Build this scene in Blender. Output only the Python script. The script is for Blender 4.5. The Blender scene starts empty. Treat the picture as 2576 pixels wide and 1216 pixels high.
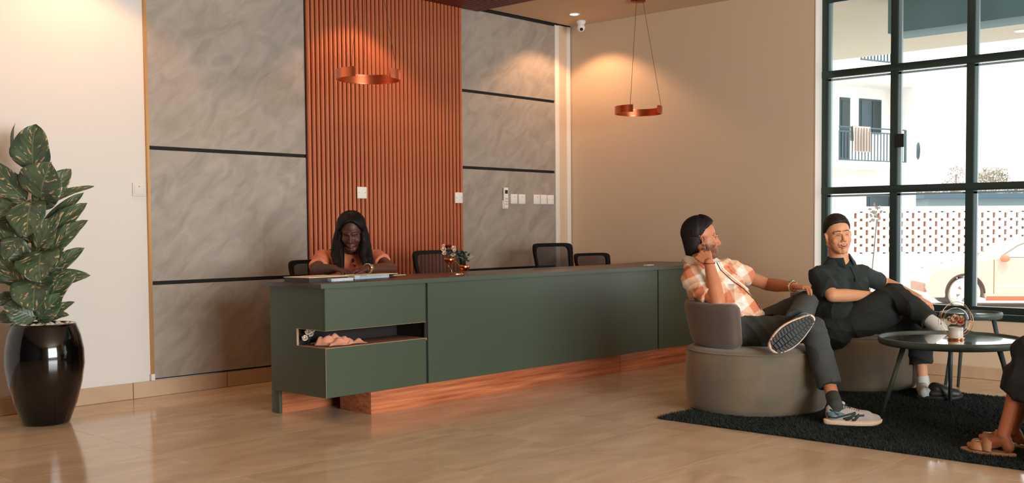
import bpy, bmesh, math, random
import numpy as np
from mathutils import Vector, Matrix, Euler
from mathutils.bvhtree import BVHTree
random.seed(7)
S = bpy.context.scene
C = S.collection
PI = math.pi
def V(*a): return Vector(a)

# ------------------------------------------------------------------ camera
FPX, PCX, PCY = 2685.78, 1420.3, 693.9
YAW, PITCH, ROLL = .8480, -.0454, -.0057
fw = V(math.sin(YAW)*math.cos(PITCH), math.cos(YAW)*math.cos(PITCH), math.sin(PITCH))
rt0 = V(math.cos(YAW), -math.sin(YAW), 0); up0 = rt0.cross(fw)
rt = rt0*math.cos(ROLL)+up0*math.sin(ROLL); up = -rt0*math.sin(ROLL)+up0*math.cos(ROLL)
EYE = V(0, 0, 1.1)
cam = bpy.data.cameras.new('camera'); camo = bpy.data.objects.new('camera', cam); C.objects.link(camo)
m = Matrix((rt, up, -fw)).transposed().to_4x4(); m.translation = EYE; camo.matrix_world = m
cam.sensor_width = 36; cam.lens = FPX/2576*36
cam.shift_x = (1288-PCX)/2576; cam.shift_y = (PCY-608)/2576
cam.clip_start = .05; cam.clip_end = 500
S.camera = camo
def J(px, py, D):                       # a measured picture point at a known distance along the view
    return EYE + (fw + rt*((px-PCX)/FPX) - up*((py-PCY)/FPX))*D
def onz(px, py, z=0):
    d = fw + rt*((px-PCX)/FPX) - up*((py-PCY)/FPX); return EYE + d*((z-1.1)/d.z)
def onY(px, py, y):
    d = fw + rt*((px-PCX)/FPX) - up*((py-PCY)/FPX); return EYE + d*(y/d.y)
def onX(px, py, x):
    d = fw + rt*((px-PCX)/FPX) - up*((py-PCY)/FPX); return EYE + d*(x/d.x)
R_ = V(rt0.x, rt0.y, 0).normalized()     # picture right on the floor plane
A_ = V(math.sin(YAW), math.cos(YAW), 0)  # away from the camera on the floor plane
Z_ = V(0, 0, 1)

# ------------------------------------------------------------------ world, lights, exposure
def lin(c):
    return tuple(((x/255)/12.92 if x/255 <= .04045 else ((x/255+.055)/1.055)**2.4) for x in c)
W = bpy.data.worlds.new('world'); S.world = W; W.use_nodes = True
bg = W.node_tree.nodes['Background']; bg.inputs[0].default_value = (.93, .98, 1.0, 1); bg.inputs[1].default_value = 2.5
S.view_settings.view_transform = 'Standard'; S.view_settings.look = 'None'
S.view_settings.exposure = 0.0; S.view_settings.gamma = 1; S.view_settings.use_curve_mapping = False
def area(name, loc, target, sx, sy, watts, col):
    l = bpy.data.lights.new(name, 'AREA'); l.shape = 'RECTANGLE'; l.size = sx; l.size_y = sy; l.energy = watts; l.color = col
    o = bpy.data.objects.new(name, l); C.objects.link(o); o.location = loc
    o.rotation_euler = (Vector(target)-Vector(loc)).to_track_quat('-Z', 'Y').to_euler(); return o
area('daylight_front_windows', (2.6, -4.5, 1.5), (3.0, 5, 1.5), 4.6, 2.3, 860, (.90, .96, 1.0))
sun = bpy.data.lights.new('sun', 'SUN'); sun.energy = 1.8; sun.angle = .02; sun.color = (1, .96, .9)
suno = bpy.data.objects.new('sun', sun); C.objects.link(suno); suno.rotation_euler = V(.5, .4, -.85).to_track_quat('-Z', 'Y').to_euler()
def spot(loc, watts, size, col=(1, .52, .27), blend=.35):
    l = bpy.data.lights.new('downlight_beam', 'SPOT'); l.energy = watts; l.color = col; l.spot_size = size; l.spot_blend = blend; l.shadow_soft_size = .03
    o = bpy.data.objects.new('downlight_beam', l); C.objects.link(o); o.location = loc; return o

# ------------------------------------------------------------------ materials
MATS = {}
def mat(name, c, rough=.6, metal=0., noise=None, bump=None, spec=.5, alpha=1., coat=0., emis=None, trans=0., stretch=(1,1,1), rot=(0,0,0), sheen=0.):
    """c: sRGB 0-255; noise=(scale, second colour, contrast); bump=(scale, strength)"""
    if name in MATS: return MATS[name]
    m = bpy.data.materials.new(name); m.use_nodes = True; nt = m.node_tree; b = nt.nodes['Principled BSDF']
    b.inputs['Base Color'].default_value = (*lin(c), 1); b.inputs['Roughness'].default_value = rough; b.inputs['Metallic'].default_value = metal
    b.inputs['Specular IOR Level'].default_value = spec; b.inputs['Alpha'].default_value = alpha; b.inputs['Coat Weight'].default_value = coat
    b.inputs['Transmission Weight'].default_value = trans; b.inputs['Sheen Weight'].default_value = sheen
    if emis: b.inputs['Emission Color'].default_value = (*lin(emis[0]), 1); b.inputs['Emission Strength'].default_value = emis[1]
    if noise or bump:
        tc = nt.nodes.new('ShaderNodeTexCoord'); mp = nt.nodes.new('ShaderNodeMapping')
        if any(rot): mp.vector_type = 'TEXTURE'; stretch = tuple(1/q for q in stretch)
        mp.inputs['Scale'].default_value = stretch; mp.inputs['Rotation'].default_value = rot
        nt.links.new(tc.outputs['Object'], mp.inputs['Vector'])
    if noise:
        n = nt.nodes.new('ShaderNodeTexNoise'); n.inputs['Scale'].default_value = noise[0]; n.inputs['Detail'].default_value = 6; n.inputs['Distortion'].default_value = noise[3] if len(noise) > 3 else 0
        nt.links.new(mp.outputs[0], n.inputs['Vector'])
        r = nt.nodes.new('ShaderNodeValToRGB'); k = noise[2]
        r.color_ramp.elements[0].position = .5-.5*(1-k)*.8; r.color_ramp.elements[1].position = .5+.5*(1-k)*.8
        r.color_ramp.elements[0].color = (*lin(c), 1); r.color_ramp.elements[1].color = (*lin(noise[1]), 1)
        nt.links.new(n.outputs[0], r.inputs[0]); nt.links.new(r.outputs[0], b.inputs['Base Color'])
    if bump:
        n2 = nt.nodes.new('ShaderNodeTexNoise'); n2.inputs['Scale'].default_value = bump[0]; n2.inputs['Detail'].default_value = 4
        nt.links.new(mp.outputs[0], n2.inputs['Vector'])
        bp = nt.nodes.new('ShaderNodeBump'); bp.inputs['Strength'].default_value = bump[1]; bp.inputs['Distance'].default_value = .01
        nt.links.new(n2.outputs[0], bp.inputs['Height']); nt.links.new(bp.outputs[0], b.inputs['Normal'])
    MATS[name] = m; return m
def wood(name, c1, c2, rough=.4, stretch=(1, 14, 14)):
    return mat(name, c1, rough, noise=(2.2, c2, .45), bump=(6, .08), stretch=stretch)
def attr_mat(name, rough=.55, spec=.4, bump=None, sub=0.):
    m = bpy.data.materials.new(name); m.use_nodes = True; nt = m.node_tree; b = nt.nodes['Principled BSDF']
    a = nt.nodes.new('ShaderNodeAttribute'); a.attribute_name = 'tint'
    nt.links.new(a.outputs['Color'], b.inputs['Base Color']); b.inputs['Roughness'].default_value = rough; b.inputs['Specular IOR Level'].default_value = spec
    if bump:
        n2 = nt.nodes.new('ShaderNodeTexNoise'); n2.inputs['Scale'].default_value = bump[0]
        bp = nt.nodes.new('ShaderNodeBump'); bp.inputs['Strength'].default_value = bump[1]; bp.inputs['Distance'].default_value = .004
        nt.links.new(n2.outputs[0], bp.inputs['Height']); nt.links.new(bp.outputs[0], b.inputs['Normal'])
    MATS[name] = m; return m

# ------------------------------------------------------------------ geometry helpers
def wloc(o):
    v = V(0, 0, 0)
    while o is not None: v = v + o.location; o = o.parent
    return v
def tag(o, label=None, cat=None, group=None, kind=None):
    if label: o['label'] = label
    if cat: o['category'] = cat
    if group: o['group'] = group
    if kind: o['kind'] = kind
    return o
def thing(name, loc, label, cat, group=None):
    o = bpy.data.objects.new(name, None); C.objects.link(o); o.location = loc; o.empty_display_size = .05
    return tag(o, label, cat, group)
def link(name, me, m, parent=None, smooth=False, label=None, kind=None):
    o = bpy.data.objects.new(name, me); C.objects.link(o)
    if m is not None:
        for mm in (m if isinstance(m, (list, tuple)) else [m]): me.materials.append(mm)
    if parent is not None:
        w = wloc(parent); me.transform(Matrix.Translation(-w)); o.parent = parent
    if smooth: me.shade_smooth()
    if label: o['label'] = label
    if kind: o['kind'] = kind
    return o
def copy_tree(o, parent=None):
    c = o.copy(); C.objects.link(c)
    if parent is not None: c.parent = parent
    for ch in list(o.children): copy_tree(ch, c)
    return c
class B:
    def __init__(s): s.v = []; s.f = []
    def add(s, vs, fs):
        n = len(s.v); s.v += [tuple(v) for v in vs]; s.f += [tuple(i+n for i in f) for f in fs]; return s
    def box(s, x0, x1, y0, y1, z0, z1):
        vs = [(x, y, z) for x in (x0, x1) for y in (y0, y1) for z in (z0, z1)]
        return s.add(vs, [(0,1,3,2), (4,6,7,5), (0,4,5,1), (2,3,7,6), (0,2,6,4), (1,5,7,3)])
    def obox(s, c, ax, ay, az, hx, hy, hz):
        c = Vector(c); vs = [c+ax*(i*hx)+ay*(j*hy)+az*(k*hz) for i in (-1,1) for j in (-1,1) for k in (-1,1)]
        return s.add(vs, [(0,1,3,2), (4,6,7,5), (0,4,5,1), (2,3,7,6), (0,2,6,4), (1,5,7,3)])
    def rings(s, rings, close=True, caps=(True, True)):
        n = len(rings[0]); vs = [p for r in rings for p in r]; fs = []
        for i in range(len(rings)-1):
            for j in range(n if close else n-1):
                k = (j+1) % n; fs.append((i*n+j, i*n+k, (i+1)*n+k, (i+1)*n+j))
        if caps[0]: fs.append(tuple(reversed(range(n))))
        if caps[1]: fs.append(tuple((len(rings)-1)*n+j for j in range(n)))
        return s.add(vs, fs)
    def lathe(s, c, prof, seg=32, caps=(True, True), ax=None, ay=None, az=None):
        c = Vector(c); ax = ax or V(1,0,0); ay = ay or V(0,1,0); az = az or V(0,0,1)
        return s.rings([[c+ax*(r*math.cos(2*PI*j/seg))+ay*(r*math.sin(2*PI*j/seg))+az*z for j in range(seg)] for r, z in prof], caps=caps)
    def cyl(s, p0, p1, r0, r1=None, seg=16):
        return s.tube([p0, p1], [r0, r0 if r1 is None else r1], seg)
    def tube(s, pts, r, seg=8, closed=False, caps=(True, True), flat=None):
        pts = [Vector(p) for p in pts]; n = len(pts); rs = r if isinstance(r, (list, tuple)) else [r]*n
        rings = []; ref = None
        for i, p in enumerate(pts):
            a = pts[(i-1) % n] if (closed or i > 0) else p; b = pts[(i+1) % n] if (closed or i < n-1) else p
            t = (b-a).normalized()
            if ref is None:
                ref = V(0,0,1) if abs(t.z) < .9 else V(1,0,0)
            x = (ref - t*ref.dot(t)).normalized(); y = t.cross(x); ref = x
            k = flat or (1, 1)
            rings.append([p+x*(rs[i]*k[0]*math.cos(2*PI*j/seg))+y*(rs[i]*k[1]*math.sin(2*PI*j/seg)) for j in range(seg)])
        if closed: rings.append(rings[0]); return s.rings(rings, caps=(False, False))
        return s.rings(rings, caps=caps)
    def ell(s, c, r, ax=None, ay=None, az=None, seg=16, rg=10):
        c = Vector(c); ax = ax or V(1,0,0); ay = ay or V(0,1,0); az = az or V(0,0,1)
        if not isinstance(r, (tuple, list)): r = (r, r, r)
        vs = [c-az*r[2]]
        for i in range(1, rg):
            th = PI*i/rg
            vs += [c+ax*(r[0]*math.sin(th)*math.cos(2*PI*j/seg))+ay*(r[1]*math.sin(th)*math.sin(2*PI*j/seg))-az*(r[2]*math.cos(th)) for j in range(seg)]
        vs.append(c+az*r[2]); fs = []
        for j in range(seg): fs.append((0, 1+(j+1) % seg, 1+j))
        for i in range(rg-2):
            for j in range(seg):
                k = (j+1) % seg; a = 1+i*seg; b = a+seg; fs.append((a+j, a+k, b+k, b+j))
        t = len(vs)-1; a = 1+(rg-2)*seg
        for j in range(seg): fs.append((a+j, a+(j+1) % seg, t))
        return s.add(vs, fs)
    def cap(s, p0, r0, p1, r1, seg=18):
        """tapered capsule with round ends"""
        p0, p1 = Vector(p0), Vector(p1); t = p1-p0
        if t.length < 1e-5: return s.ell(p0, r0)
        t.normalize(); ref = V(0,0,1) if abs(t.z) < .9 else V(1,0,0); x = (ref-t*ref.dot(t)).normalized(); y = t.cross(x)
        rings = []
        for i in range(1, 6):
            a = PI/2*(1-i/5.); rings.append((p0-t*(r0*math.sin(a)), r0*math.cos(a)))
        rings[0] = (p0-t*(r0*.985), r0*.17) if False else rings[0]
        for i in range(0, 5):
            a = PI/2*(i/5.); rings.append((p1+t*(r1*math.sin(a)), r1*math.cos(a)))
        return s.rings([[c+x*(r*math.cos(2*PI*j/seg))+y*(r*math.sin(2*PI*j/seg)) for j in range(seg)] for c, r in rings])
    def prism(s, pts, o, ax, ay, n, d):
        o = Vector(o); a = [o+ax*p[0]+ay*p[1] for p in pts]; b = [p+n*d for p in a]; k = len(pts)
        return s.add(a+b, [tuple(reversed(range(k))), tuple(range(k, 2*k))]+[(i, (i+1) % k, k+(i+1) % k, k+i) for i in range(k)])
    def mesh(s, name='m'):
        me = bpy.data.meshes.new(name); me.from_pydata(s.v, [], s.f); me.update()
        bm = bmesh.new(); bm.from_mesh(me); bmesh.ops.recalc_face_normals(bm, faces=bm.faces); bm.to_mesh(me); bm.free()
        return me
    def obj(s, name, m, parent=None, smooth=False, bevel=0, label=None, kind=None, seg=2, auto=False):
        me = s.mesh(name)
        if bevel:
            bm = bmesh.new(); bm.from_mesh(me)
            es = [e for e in bm.edges if len(e.link_faces) == 2 and e.calc_face_angle(0) > .6]
            bmesh.ops.bevel(bm, geom=es, offset=bevel, segments=seg, profile=.6, affect='EDGES', clamp_overlap=True); bm.to_mesh(me); bm.free()
        o = link(name, me, m, parent, smooth or bool(bevel), label, kind)
        if bevel or auto: me.set_sharp_from_angle(angle=math.radians(35))
        return o
def struct(o): o['kind'] = 'structure'; return o
def blob(name, b, m, parent, vox=.004, it=6, fac=.5, post=None, label=None):
    """joins overlapping closed shapes into one continuous surface"""
    me = b.mesh('t'); t = bpy.data.objects.new('t', me); C.objects.link(t)
    rm = t.modifiers.new('r', 'REMESH'); rm.mode = 'VOXEL'; rm.voxel_size = vox
    if it: sm = t.modifiers.new('s', 'SMOOTH'); sm.factor = fac; sm.iterations = it
    dg = bpy.context.evaluated_depsgraph_get(); me2 = bpy.data.meshes.new_from_object(t.evaluated_get(dg))
    bpy.data.objects.remove(t); bpy.data.meshes.remove(me); me2.name = name
    n = len(me2.vertices); co = np.empty(n*3); me2.vertices.foreach_get('co', co); co = co.reshape(-1, 3)
    if post:
        no = np.empty(n*3); me2.vertices.foreach_get('normal', no); no = no.reshape(-1, 3)
        co = post(me2, co, no); me2.vertices.foreach_set('co', co.ravel()); me2.update()
    me2.materials.clear()
    return link(name, me2, m, parent, True, label)
def set_tint(me, col):
    a = me.color_attributes.new('tint', 'FLOAT_COLOR', 'POINT'); c = np.ones((len(me.vertices), 4)); c[:, :3] = col; a.data.foreach_set('color', c.ravel())
def folds(amp, freq, dirs):
    """cloth folds: a few crossing warped ripples along the given directions"""
    def f(me, co, no):
        d = np.zeros(len(co)); k = 0
        lo = .5+.5*np.sin(co[:, 0]*11+2*np.sin(co[:, 1]*7))*np.sin(co[:, 2]*13+1.5*np.sin(co[:, 0]*9))
        for (dx, fr, a) in dirs:
            dx = np.array(dx); ph = co@dx*fr*freq; w = np.sin(co[:, 0]*9+co[:, 2]*13+k)*1.6+np.sin(co[:, 1]*17-co[:, 2]*7+k*2)*1.1
            s = np.sin(ph+w); d += a*(1.-2.*np.abs(s)**.6)*(.25+.75*(lo if k % 2 == 0 else 1-lo)); k += 1
        return co+no*(d*amp)[:, None]
    return f
# ------------------------------------------------------------------ the room
XR, YB, ZC = 7.65, 6.66, 2.98
plaster = mat('cream_plaster', (214, 209, 200), .75, bump=(60, .05))
plaster_r = mat('beige_plaster', (208, 184, 154), .7, bump=(60, .05))
ceil_m = mat('ceiling_paint', (206, 180, 148), .8)
stone = mat('stone_laminate', (170, 160, 147), .45, noise=(4.2, (136, 128, 116), .3, 1.1), bump=(14, .04), stretch=(1, 1, 2.3), rot=(0, -.70, 0))
groove = mat('dark_recess', (22, 19, 17), .8)
slat_m = wood('slat_wood', (200, 116, 74), (172, 88, 52), .42, (14, 14, 1.2))
slat_back = mat('slat_backing', (30, 11, 8), .8)
grout = mat('grout', (60, 46, 36), 1., spec=0.)
def tile_material():
    m = bpy.data.materials.new('polished_tile'); m.use_nodes = True; nt = m.node_tree; b = nt.nodes['Principled BSDF']; L = nt.links.new
    tc = nt.nodes.new('ShaderNodeTexCoord'); oi = nt.nodes.new('ShaderNodeObjectInfo'); ad = nt.nodes.new('ShaderNodeVectorMath'); ad.operation = 'MULTIPLY_ADD'
    L(oi.outputs['Random'], ad.inputs[0]); ad.inputs[1].default_value = (31, 17, 9); L(tc.outputs['Object'], ad.inputs[2])
    mp = nt.nodes.new('ShaderNodeMapping'); mp.inputs['Scale'].default_value = (1, 2.6, 1); mp.inputs['Rotation'].default_value = (0, 0, .5); L(ad.outputs[0], mp.inputs[0])
    n = nt.nodes.new('ShaderNodeTexNoise'); n.inputs['Scale'].default_value = 2.1; n.inputs['Detail'].default_value = 8; n.inputs['Distortion'].default_value = .9; L(mp.outputs[0], n.inputs['Vector'])
    r = nt.nodes.new('ShaderNodeValToRGB'); e = r.color_ramp.elements
    e[0].position = .32; e[0].color = (*lin((190, 162, 132)), 1); e[1].position = .72; e[1].color = (*lin((216, 190, 160)), 1)
    L(n.outputs[0], r.inputs[0]); L(r.outputs[0], b.inputs['Base Color'])
    b.inputs['Roughness'].default_value = .13; b.inputs['Specular IOR Level'].default_value = .55; MATS['polished_tile'] = m
    return m
tile_m = tile_material()
# floor: slab with individually laid tiles
fl = struct(B().box(-3.3, 8.0, -4.2, 6.9, -.3, -.006).obj('floor', grout))
TX, TY = .7, .7
tb = {}
def tile_mesh(x0, x1, y0, y1):
    b = B(); g = .0008; x0 += g; x1 -= g; y0 += g; y1 -= g; c = .0001
    return b.rings([[V(x0, y0, -.006), V(x1, y0, -.006), V(x1, y1, -.006), V(x0, y1, -.006)],
                    [V(x0, y0, -c), V(x1, y0, -c), V(x1, y1, -c), V(x0, y1, -c)],
                    [V(x0+c, y0+c, 0), V(x1-c, y0+c, 0), V(x1-c, y1-c, 0), V(x0+c, y1-c, 0)]])
full = tile_mesh(0, TX, 0, TY).mesh('tile'); full.materials.append(tile_m)
xs0 = 3.98-10*TX; ys0 = 5.6-14*TY
i = 0
while xs0+i*TX < XR:
    j = 0
    while ys0+j*TY < YB:
        x, y = xs0+i*TX, ys0+j*TY; x1, y1 = min(x+TX, XR), min(y+TY, YB)
        if x1-x > .02 and y1-y > .02:
            if x1-x > TX-.01 and y1-y > TY-.01: me = full
            else: me = tile_mesh(0, x1-x, 0, y1-y).mesh('tile'); me.materials.append(tile_m)
            o = bpy.data.objects.new('tile', me); C.objects.link(o); o.parent = fl; o.location = (x, y, 0)
        j += 1
    i += 1
# walls
wb = struct(B().box(-3.3, XR+.4, YB+.012, YB+.3, -.3, 3.3).obj('wall_back', plaster))
struct(B().box(-3.6, -3.3, -4.2, YB+.3, -.3, .6).box(-3.6, -3.3, -4.2, YB+.3, .6, 3.3).obj('wall_left', mat('dark_unseen_wall', (52, 38, 30), .6)))  # unseen wall; dark colour invented to cut bounce onto the counter end panel
struct(B().box(-3.3, XR+.25, -4.4, -4.2, -.3, .35).box(-3.3, XR+.25, -4.4, -4.2, 2.7, 3.3).box(-3.3, .3, -4.4, -4.2, .35, 2.7).box(4.9, XR+.25, -4.4, -4.2, .35, 2.7).obj('wall_front', plaster))
# right wall: solid by the corner, low sill under the window
WZ0, WZ1, WY1, WY0 = .455, 2.9, 4.11, -1.2
struct(B().box(XR, XR+.25, WY1, YB+.012, -.3, 3.3).box(XR, XR+.25, WY0, WY1, -.3, WZ0).box(XR, XR+.25, WY0, WY1, WZ1, 3.3).box(XR, XR+.25, -4.4, WY0, -.3, 3.3).obj('wall_right', plaster_r))
# white painted reveal beside the window
reveal = mat('white_reveal', (222, 216, 206), .6)
struct(B().box(XR-.004, XR+.115, WY1-.008, WY1, WZ0, WZ1).obj('trim_1', reveal))
# ceilings
ce = struct(B().box(-3.3, XR, -4.2, 6.625, ZC, ZC+.12).obj('ceiling', ceil_m))
struct(B().box(-3.3, XR+.25, -4.4, YB+.3, 3.2, 3.4).obj('ceiling_slab', mat('slab', (150, 140, 130), .9)))
# baseboards made of tiles
bb_m = mat('baseboard_tile', (196, 168, 138), .3, noise=(3, (182, 152, 122), .5), stretch=(1, 4, 1))
bb = struct(B().box(-3.3, XR, YB+.004, YB+.0125, 0, .1).obj('baseboard_back', grout))
for k in range(-10, 6):
    x0 = 3.99+k*.68; x1 = min(x0+.68, XR)
    if x1 > x0+.05: B().box(x0+.002, x1-.002, YB-.006, YB+.006, .001, .105).obj('tile', bb_m, bb, bevel=.002, seg=1)
bb = struct(B().box(XR-.006, XR+.001, -4.2, YB, 0, .083).obj('baseboard_right', grout))
for k in range(-9, 7):
    y0 = 3.02+k*.68; y1 = min(y0+.68, YB-.01)
    if y1 > y0+.05: B().box(XR-.014, XR-.004, y0+.002, y1-.002, .001, .085).obj('tile', bb_m, bb, bevel=.002, seg=1)
# stone laminate panels with dark joints
pl = thing('stone_wall_panelling', (4.06, YB, .11), 'grey stone laminate wall cladding left of the orange slatted feature', 'wall panel')
B().box(3.462, 4.668, YB+.004, YB+.013, .11, 2.975).obj('backing', groove, pl)
for z0, z1 in ((.118, .735), (.76, 1.622), (1.646, 2.975)): B().box(3.455, 4.668, YB-.008, YB+.006, z0, z1).obj('panel', stone, pl, bevel=.002, seg=1)
gold = mat('gold_trim', (198, 150, 96), .35, .6)
B().box(3.438, 3.455, YB-.012, YB+.012, .118, 2.975).obj('edge_trim', gold, pl, label='brass coloured edge strip')
B().box(3.430, 3.455, YB-.016, YB+.012, .108, .15).obj('trim_end', reveal, pl)
pr = thing('stone_wall_panelling', (6.82, YB, .11), 'grey-brown stone laminate wall cladding right of the slats, behind the switches', 'wall panel')
B().box(6.235, 7.418, YB+.004, YB+.013, .11, 2.96).obj('backing', groove, pr)
for z0, z1 in ((.118, .722), (.747, 1.6), (1.624, 2.25), (2.274, 2.957)): B().box(6.235, 7.42, YB-.008, YB+.006, z0, z1).obj('panel', stone, pr, bevel=.002, seg=1)
# slatted feature, wall and ceiling
sl = thing('slatted_wood_feature', (5.45, YB, 0), 'orange-brown vertical timber slat wall cladding behind the receptionist', 'slat wall')
B().box(4.67, 6.233, YB-.004, YB+.012, .11, 2.975).obj('backing_board', slat_back, sl)
NS = 39; pit = (6.233-4.67)/NS
sb = B().box(-.0125, .0125, -.030, 0, -1.42, 1.42).mesh('slat')
bm = bmesh.new(); bm.from_mesh(sb); bmesh.ops.bevel(bm, geom=[e for e in bm.edges if abs((e.verts[0].co-e.verts[1].co).z) > 1], offset=.006, segments=3, affect='EDGES'); bm.to_mesh(sb); bm.free()
sb.materials.append(slat_m)
for k in range(NS):
    o = bpy.data.objects.new('slat', sb); C.objects.link(o); o.parent = sl
    o.location = V(4.67+pit*(k+.5), YB-.004, 1.535)-V(5.45, YB, 0)
sc = thing('slatted_ceiling_band', (5.55, 5.0, 2.98), 'dark red-brown timber slat band running across the ceiling from the slat wall', 'ceiling slats')
B().box(4.62, 6.43, 3.2, 6.62, 2.965, 2.979).obj('backing_board', slat_back, sc)
dm = wood('ceiling_slat_wood', (120, 48, 34), (92, 34, 24), .45, (14, 1.2, 14))
sb2 = B().box(-.0125, .0125, -1.71, 1.71, -.025, 0).mesh('slat'); sb2.materials.append(dm)
for k in range(45):
    o = bpy.data.objects.new('slat', sb2); C.objects.link(o); o.parent = sc; o.location = V(4.64+.04*k, 4.91, 2.966)-V(5.55, 5.0, 2.98)
# two white vertical strips in the corner
struct(B().box(7.478, 7.585, YB-.004, YB+.011, .105, 2.975).obj('trim_5', plaster_r))
struct(B().box(6.24, XR-.001, YB+.0, YB+.0118, 2.958, 3.1).obj('gap_shade_strip', groove))  # dark strip put in for the shade of the gap under the ceiling
w = mat('white_trim', (226, 218, 204), .5)
struct(B().box(7.422, 7.478, YB-.012, YB+.012, .105, 2.97).obj('trim_2', w, bevel=.003))
struct(B().box(7.585, XR-.012, YB-.012, YB+.012, .105, 2.975).obj('trim_3', w, bevel=.003))

# ------------------------------------------------------------------ window on the right
fr = mat('green_black_aluminium', (44, 58, 54), .32, .35)
win = struct(B().box(7.752, 7.80, WY0, WY1, WZ0-.0, WZ0+.055).box(7.752, 7.80, WY0, WY1, WZ1-.05, WZ1).obj('window_1', fr, bevel=.003))
PIT = .577
ys = [4.082]+[3.503-PIT*k for k in range(0, 9)]
glass = bpy.data.materials.new('window_glass'); glass.use_nodes = True; nt = glass.node_tree; nt.nodes.remove(nt.nodes['Principled BSDF'])
tr = nt.nodes.new('ShaderNodeBsdfTransparent'); gl = nt.nodes.new('ShaderNodeBsdfGlossy'); gl.inputs['Roughness'].default_value = .01; mx = nt.nodes.new('ShaderNodeMixShader'); fz0 = nt.nodes.new('ShaderNodeLayerWeight'); fz0.inputs[0].default_value = .5; fz = nt.nodes.new('ShaderNodeMath'); fz.operation = 'POWER'; nt.links.new(fz0.outputs['Facing'], fz.inputs[0]); fz.inputs[1].default_value = 5.; fzz = nt.nodes.new('ShaderNodeMath')
nt.links.new(fz.outputs[0], mx.inputs[0]); nt.links.new(tr.outputs[0], mx.inputs[1]); nt.links.new(gl.outputs[0], mx.inputs[2]); nt.links.new(mx.outputs[0], nt.nodes['Material Output'].inputs[0])
bead = mat('grey_glazing_bead', (140, 162, 168), .35, .3)
for k, y in enumerate(ys):
    hw = .028
    B().box(7.748, 7.805, y-hw, y+hw, WZ0+.02, WZ1).obj('mullion', fr, win, bevel=.003)
    if k < len(ys)-1:
        B().box(7.765, 7.79, y-hw-.024, y-hw, WZ0+.055, WZ1-.05).obj('glazing_bead', bead, win)
zt = (1.377, 2.292)
for z in zt:
    B().box(7.744, 7.803, WY0, WY1, z-.027, z+.027).obj('transom', fr, win, bevel=.003)
    B().box(7.765, 7.79, WY0, WY1, z-.05, z-.035).obj('glazing_bead', bead, win)
zz = [WZ0+.03, zt[0], zt[1], WZ1-.02]
for k in range(len(ys)-1):
    for a in range(3):
        B().box(7.776, 7.780, ys[k+1]+.015, ys[k]-.015, zz[a]+.015, zz[a+1]-.015).obj('pane', glass, win)
p = onX(2264, 354, 7.75)
lk = B().box(7.735, 7.752, p.y-.035, p.y+.03, p.z-.05, p.z+.05).obj('casement_lock', mat('black_plastic', (18, 18, 18), .4), win, bevel=.004)
# sill slab
struct(B().box(XR-.012, 7.752, WY0, WY1-.008, WZ0-.035, WZ0+.012).obj('trim_4', fr, bevel=.003))
# window frames behind the camera (seen only in reflections)
w2 = struct(B().box(.3, 4.9, -4.33, -4.27, .35, .41).box(.3, 4.9, -4.33, -4.27, 2.64, 2.7).obj('window_2', fr))
for k in range(6): B().box(.27+k*.92, .33+k*.92, -4.33, -4.27, .35, 2.7).obj('mullion', fr, w2)
B().box(.3, 4.9, -4.33, -4.27, 1.5, 1.56).obj('transom', fr, w2)
# ------------------------------------------------------------------ switches, sockets, wall remote, downlights, security camera
wp = mat('white_plastic', (232, 226, 214), .4); gp = mat('grey_print', (120, 112, 104), .6); dk = mat('dark_display', (38, 48, 44), .25)
def plate(x, z, y, label, rocker=True, w=.043, h=.043, m_=None):
    wp = m_ or MATS['white_plastic']
    t = thing('switch_plate', (x, y, z), label, 'switch')
    B().box(x-w, x+w, y-.010, y, z-h, z+h).obj('faceplate', wp, t, bevel=.004)
    if rocker:
        B().box(x-.032, x+.032, y-.0135, y-.008, z-.032, z+.032).obj('rocker', wp, t, bevel=.002)
        B().box(x-.004, x+.004, y-.0142, y-.0130, z+.016, z+.022).obj('mark', gp, t)
    else:
        for s in (-1, 1): B().cyl((x+s*.03, y-.0115, z), (x+s*.03, y-.009, z), .003).obj('screw', gp, t)
    return t
yf = YB-.008
plate(6.858, 1.354, yf, 'white switch plate immediately right of the wall remote')
plate(6.960, 1.354, yf, 'white switch plate, second to the right of the wall remote, left of a gap')
plate(7.157, 1.355, yf, 'white switch plate, leftmost of the trio nearest the corner strip')
plate(7.251, 1.355, yf, 'white switch plate, middle one of the trio nearest the corner strip', False)
plate(7.345, 1.355, yf, 'white blank plate beside the white corner strip', False)
plate(5.152, 1.374, YB-.034, 'larger white square plate on the slats above the receptionist', False, .045, .045)
plate(6.165, 1.352, YB-.034, 'white square plate at the right edge of the slat wall', False, .043, .045)
plate(3.385, 1.36, YB+.012, 'faint cream plate on the plain wall left of the brass edge strip', m_=plaster)
rm = thing('wall_remote', (6.742, yf, 1.362), 'white air conditioner remote control hanging in a wall holder', 'remote control')
B().box(6.742-.026, 6.742+.026, yf-.026, yf-.008, 1.272, 1.452).obj('body', wp, rm, bevel=.006)
B().box(6.742-.031, 6.742+.031, yf-.014, yf, 1.266, 1.34).obj('holder', wp, rm, bevel=.004)
B().box(6.742-.017, 6.742+.017, yf-.028, yf-.025, 1.398, 1.43).obj('screen', dk, rm)
for a in range(3):
    for b_ in range(2): B().box(6.742-.016+b_*.018, 6.742-.002+b_*.018, yf-.0285, yf-.025, 1.30+a*.024, 1.312+a*.024).obj('button', mat('remote_button', (196, 168, 140), .5), rm, bevel=.002)
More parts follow.
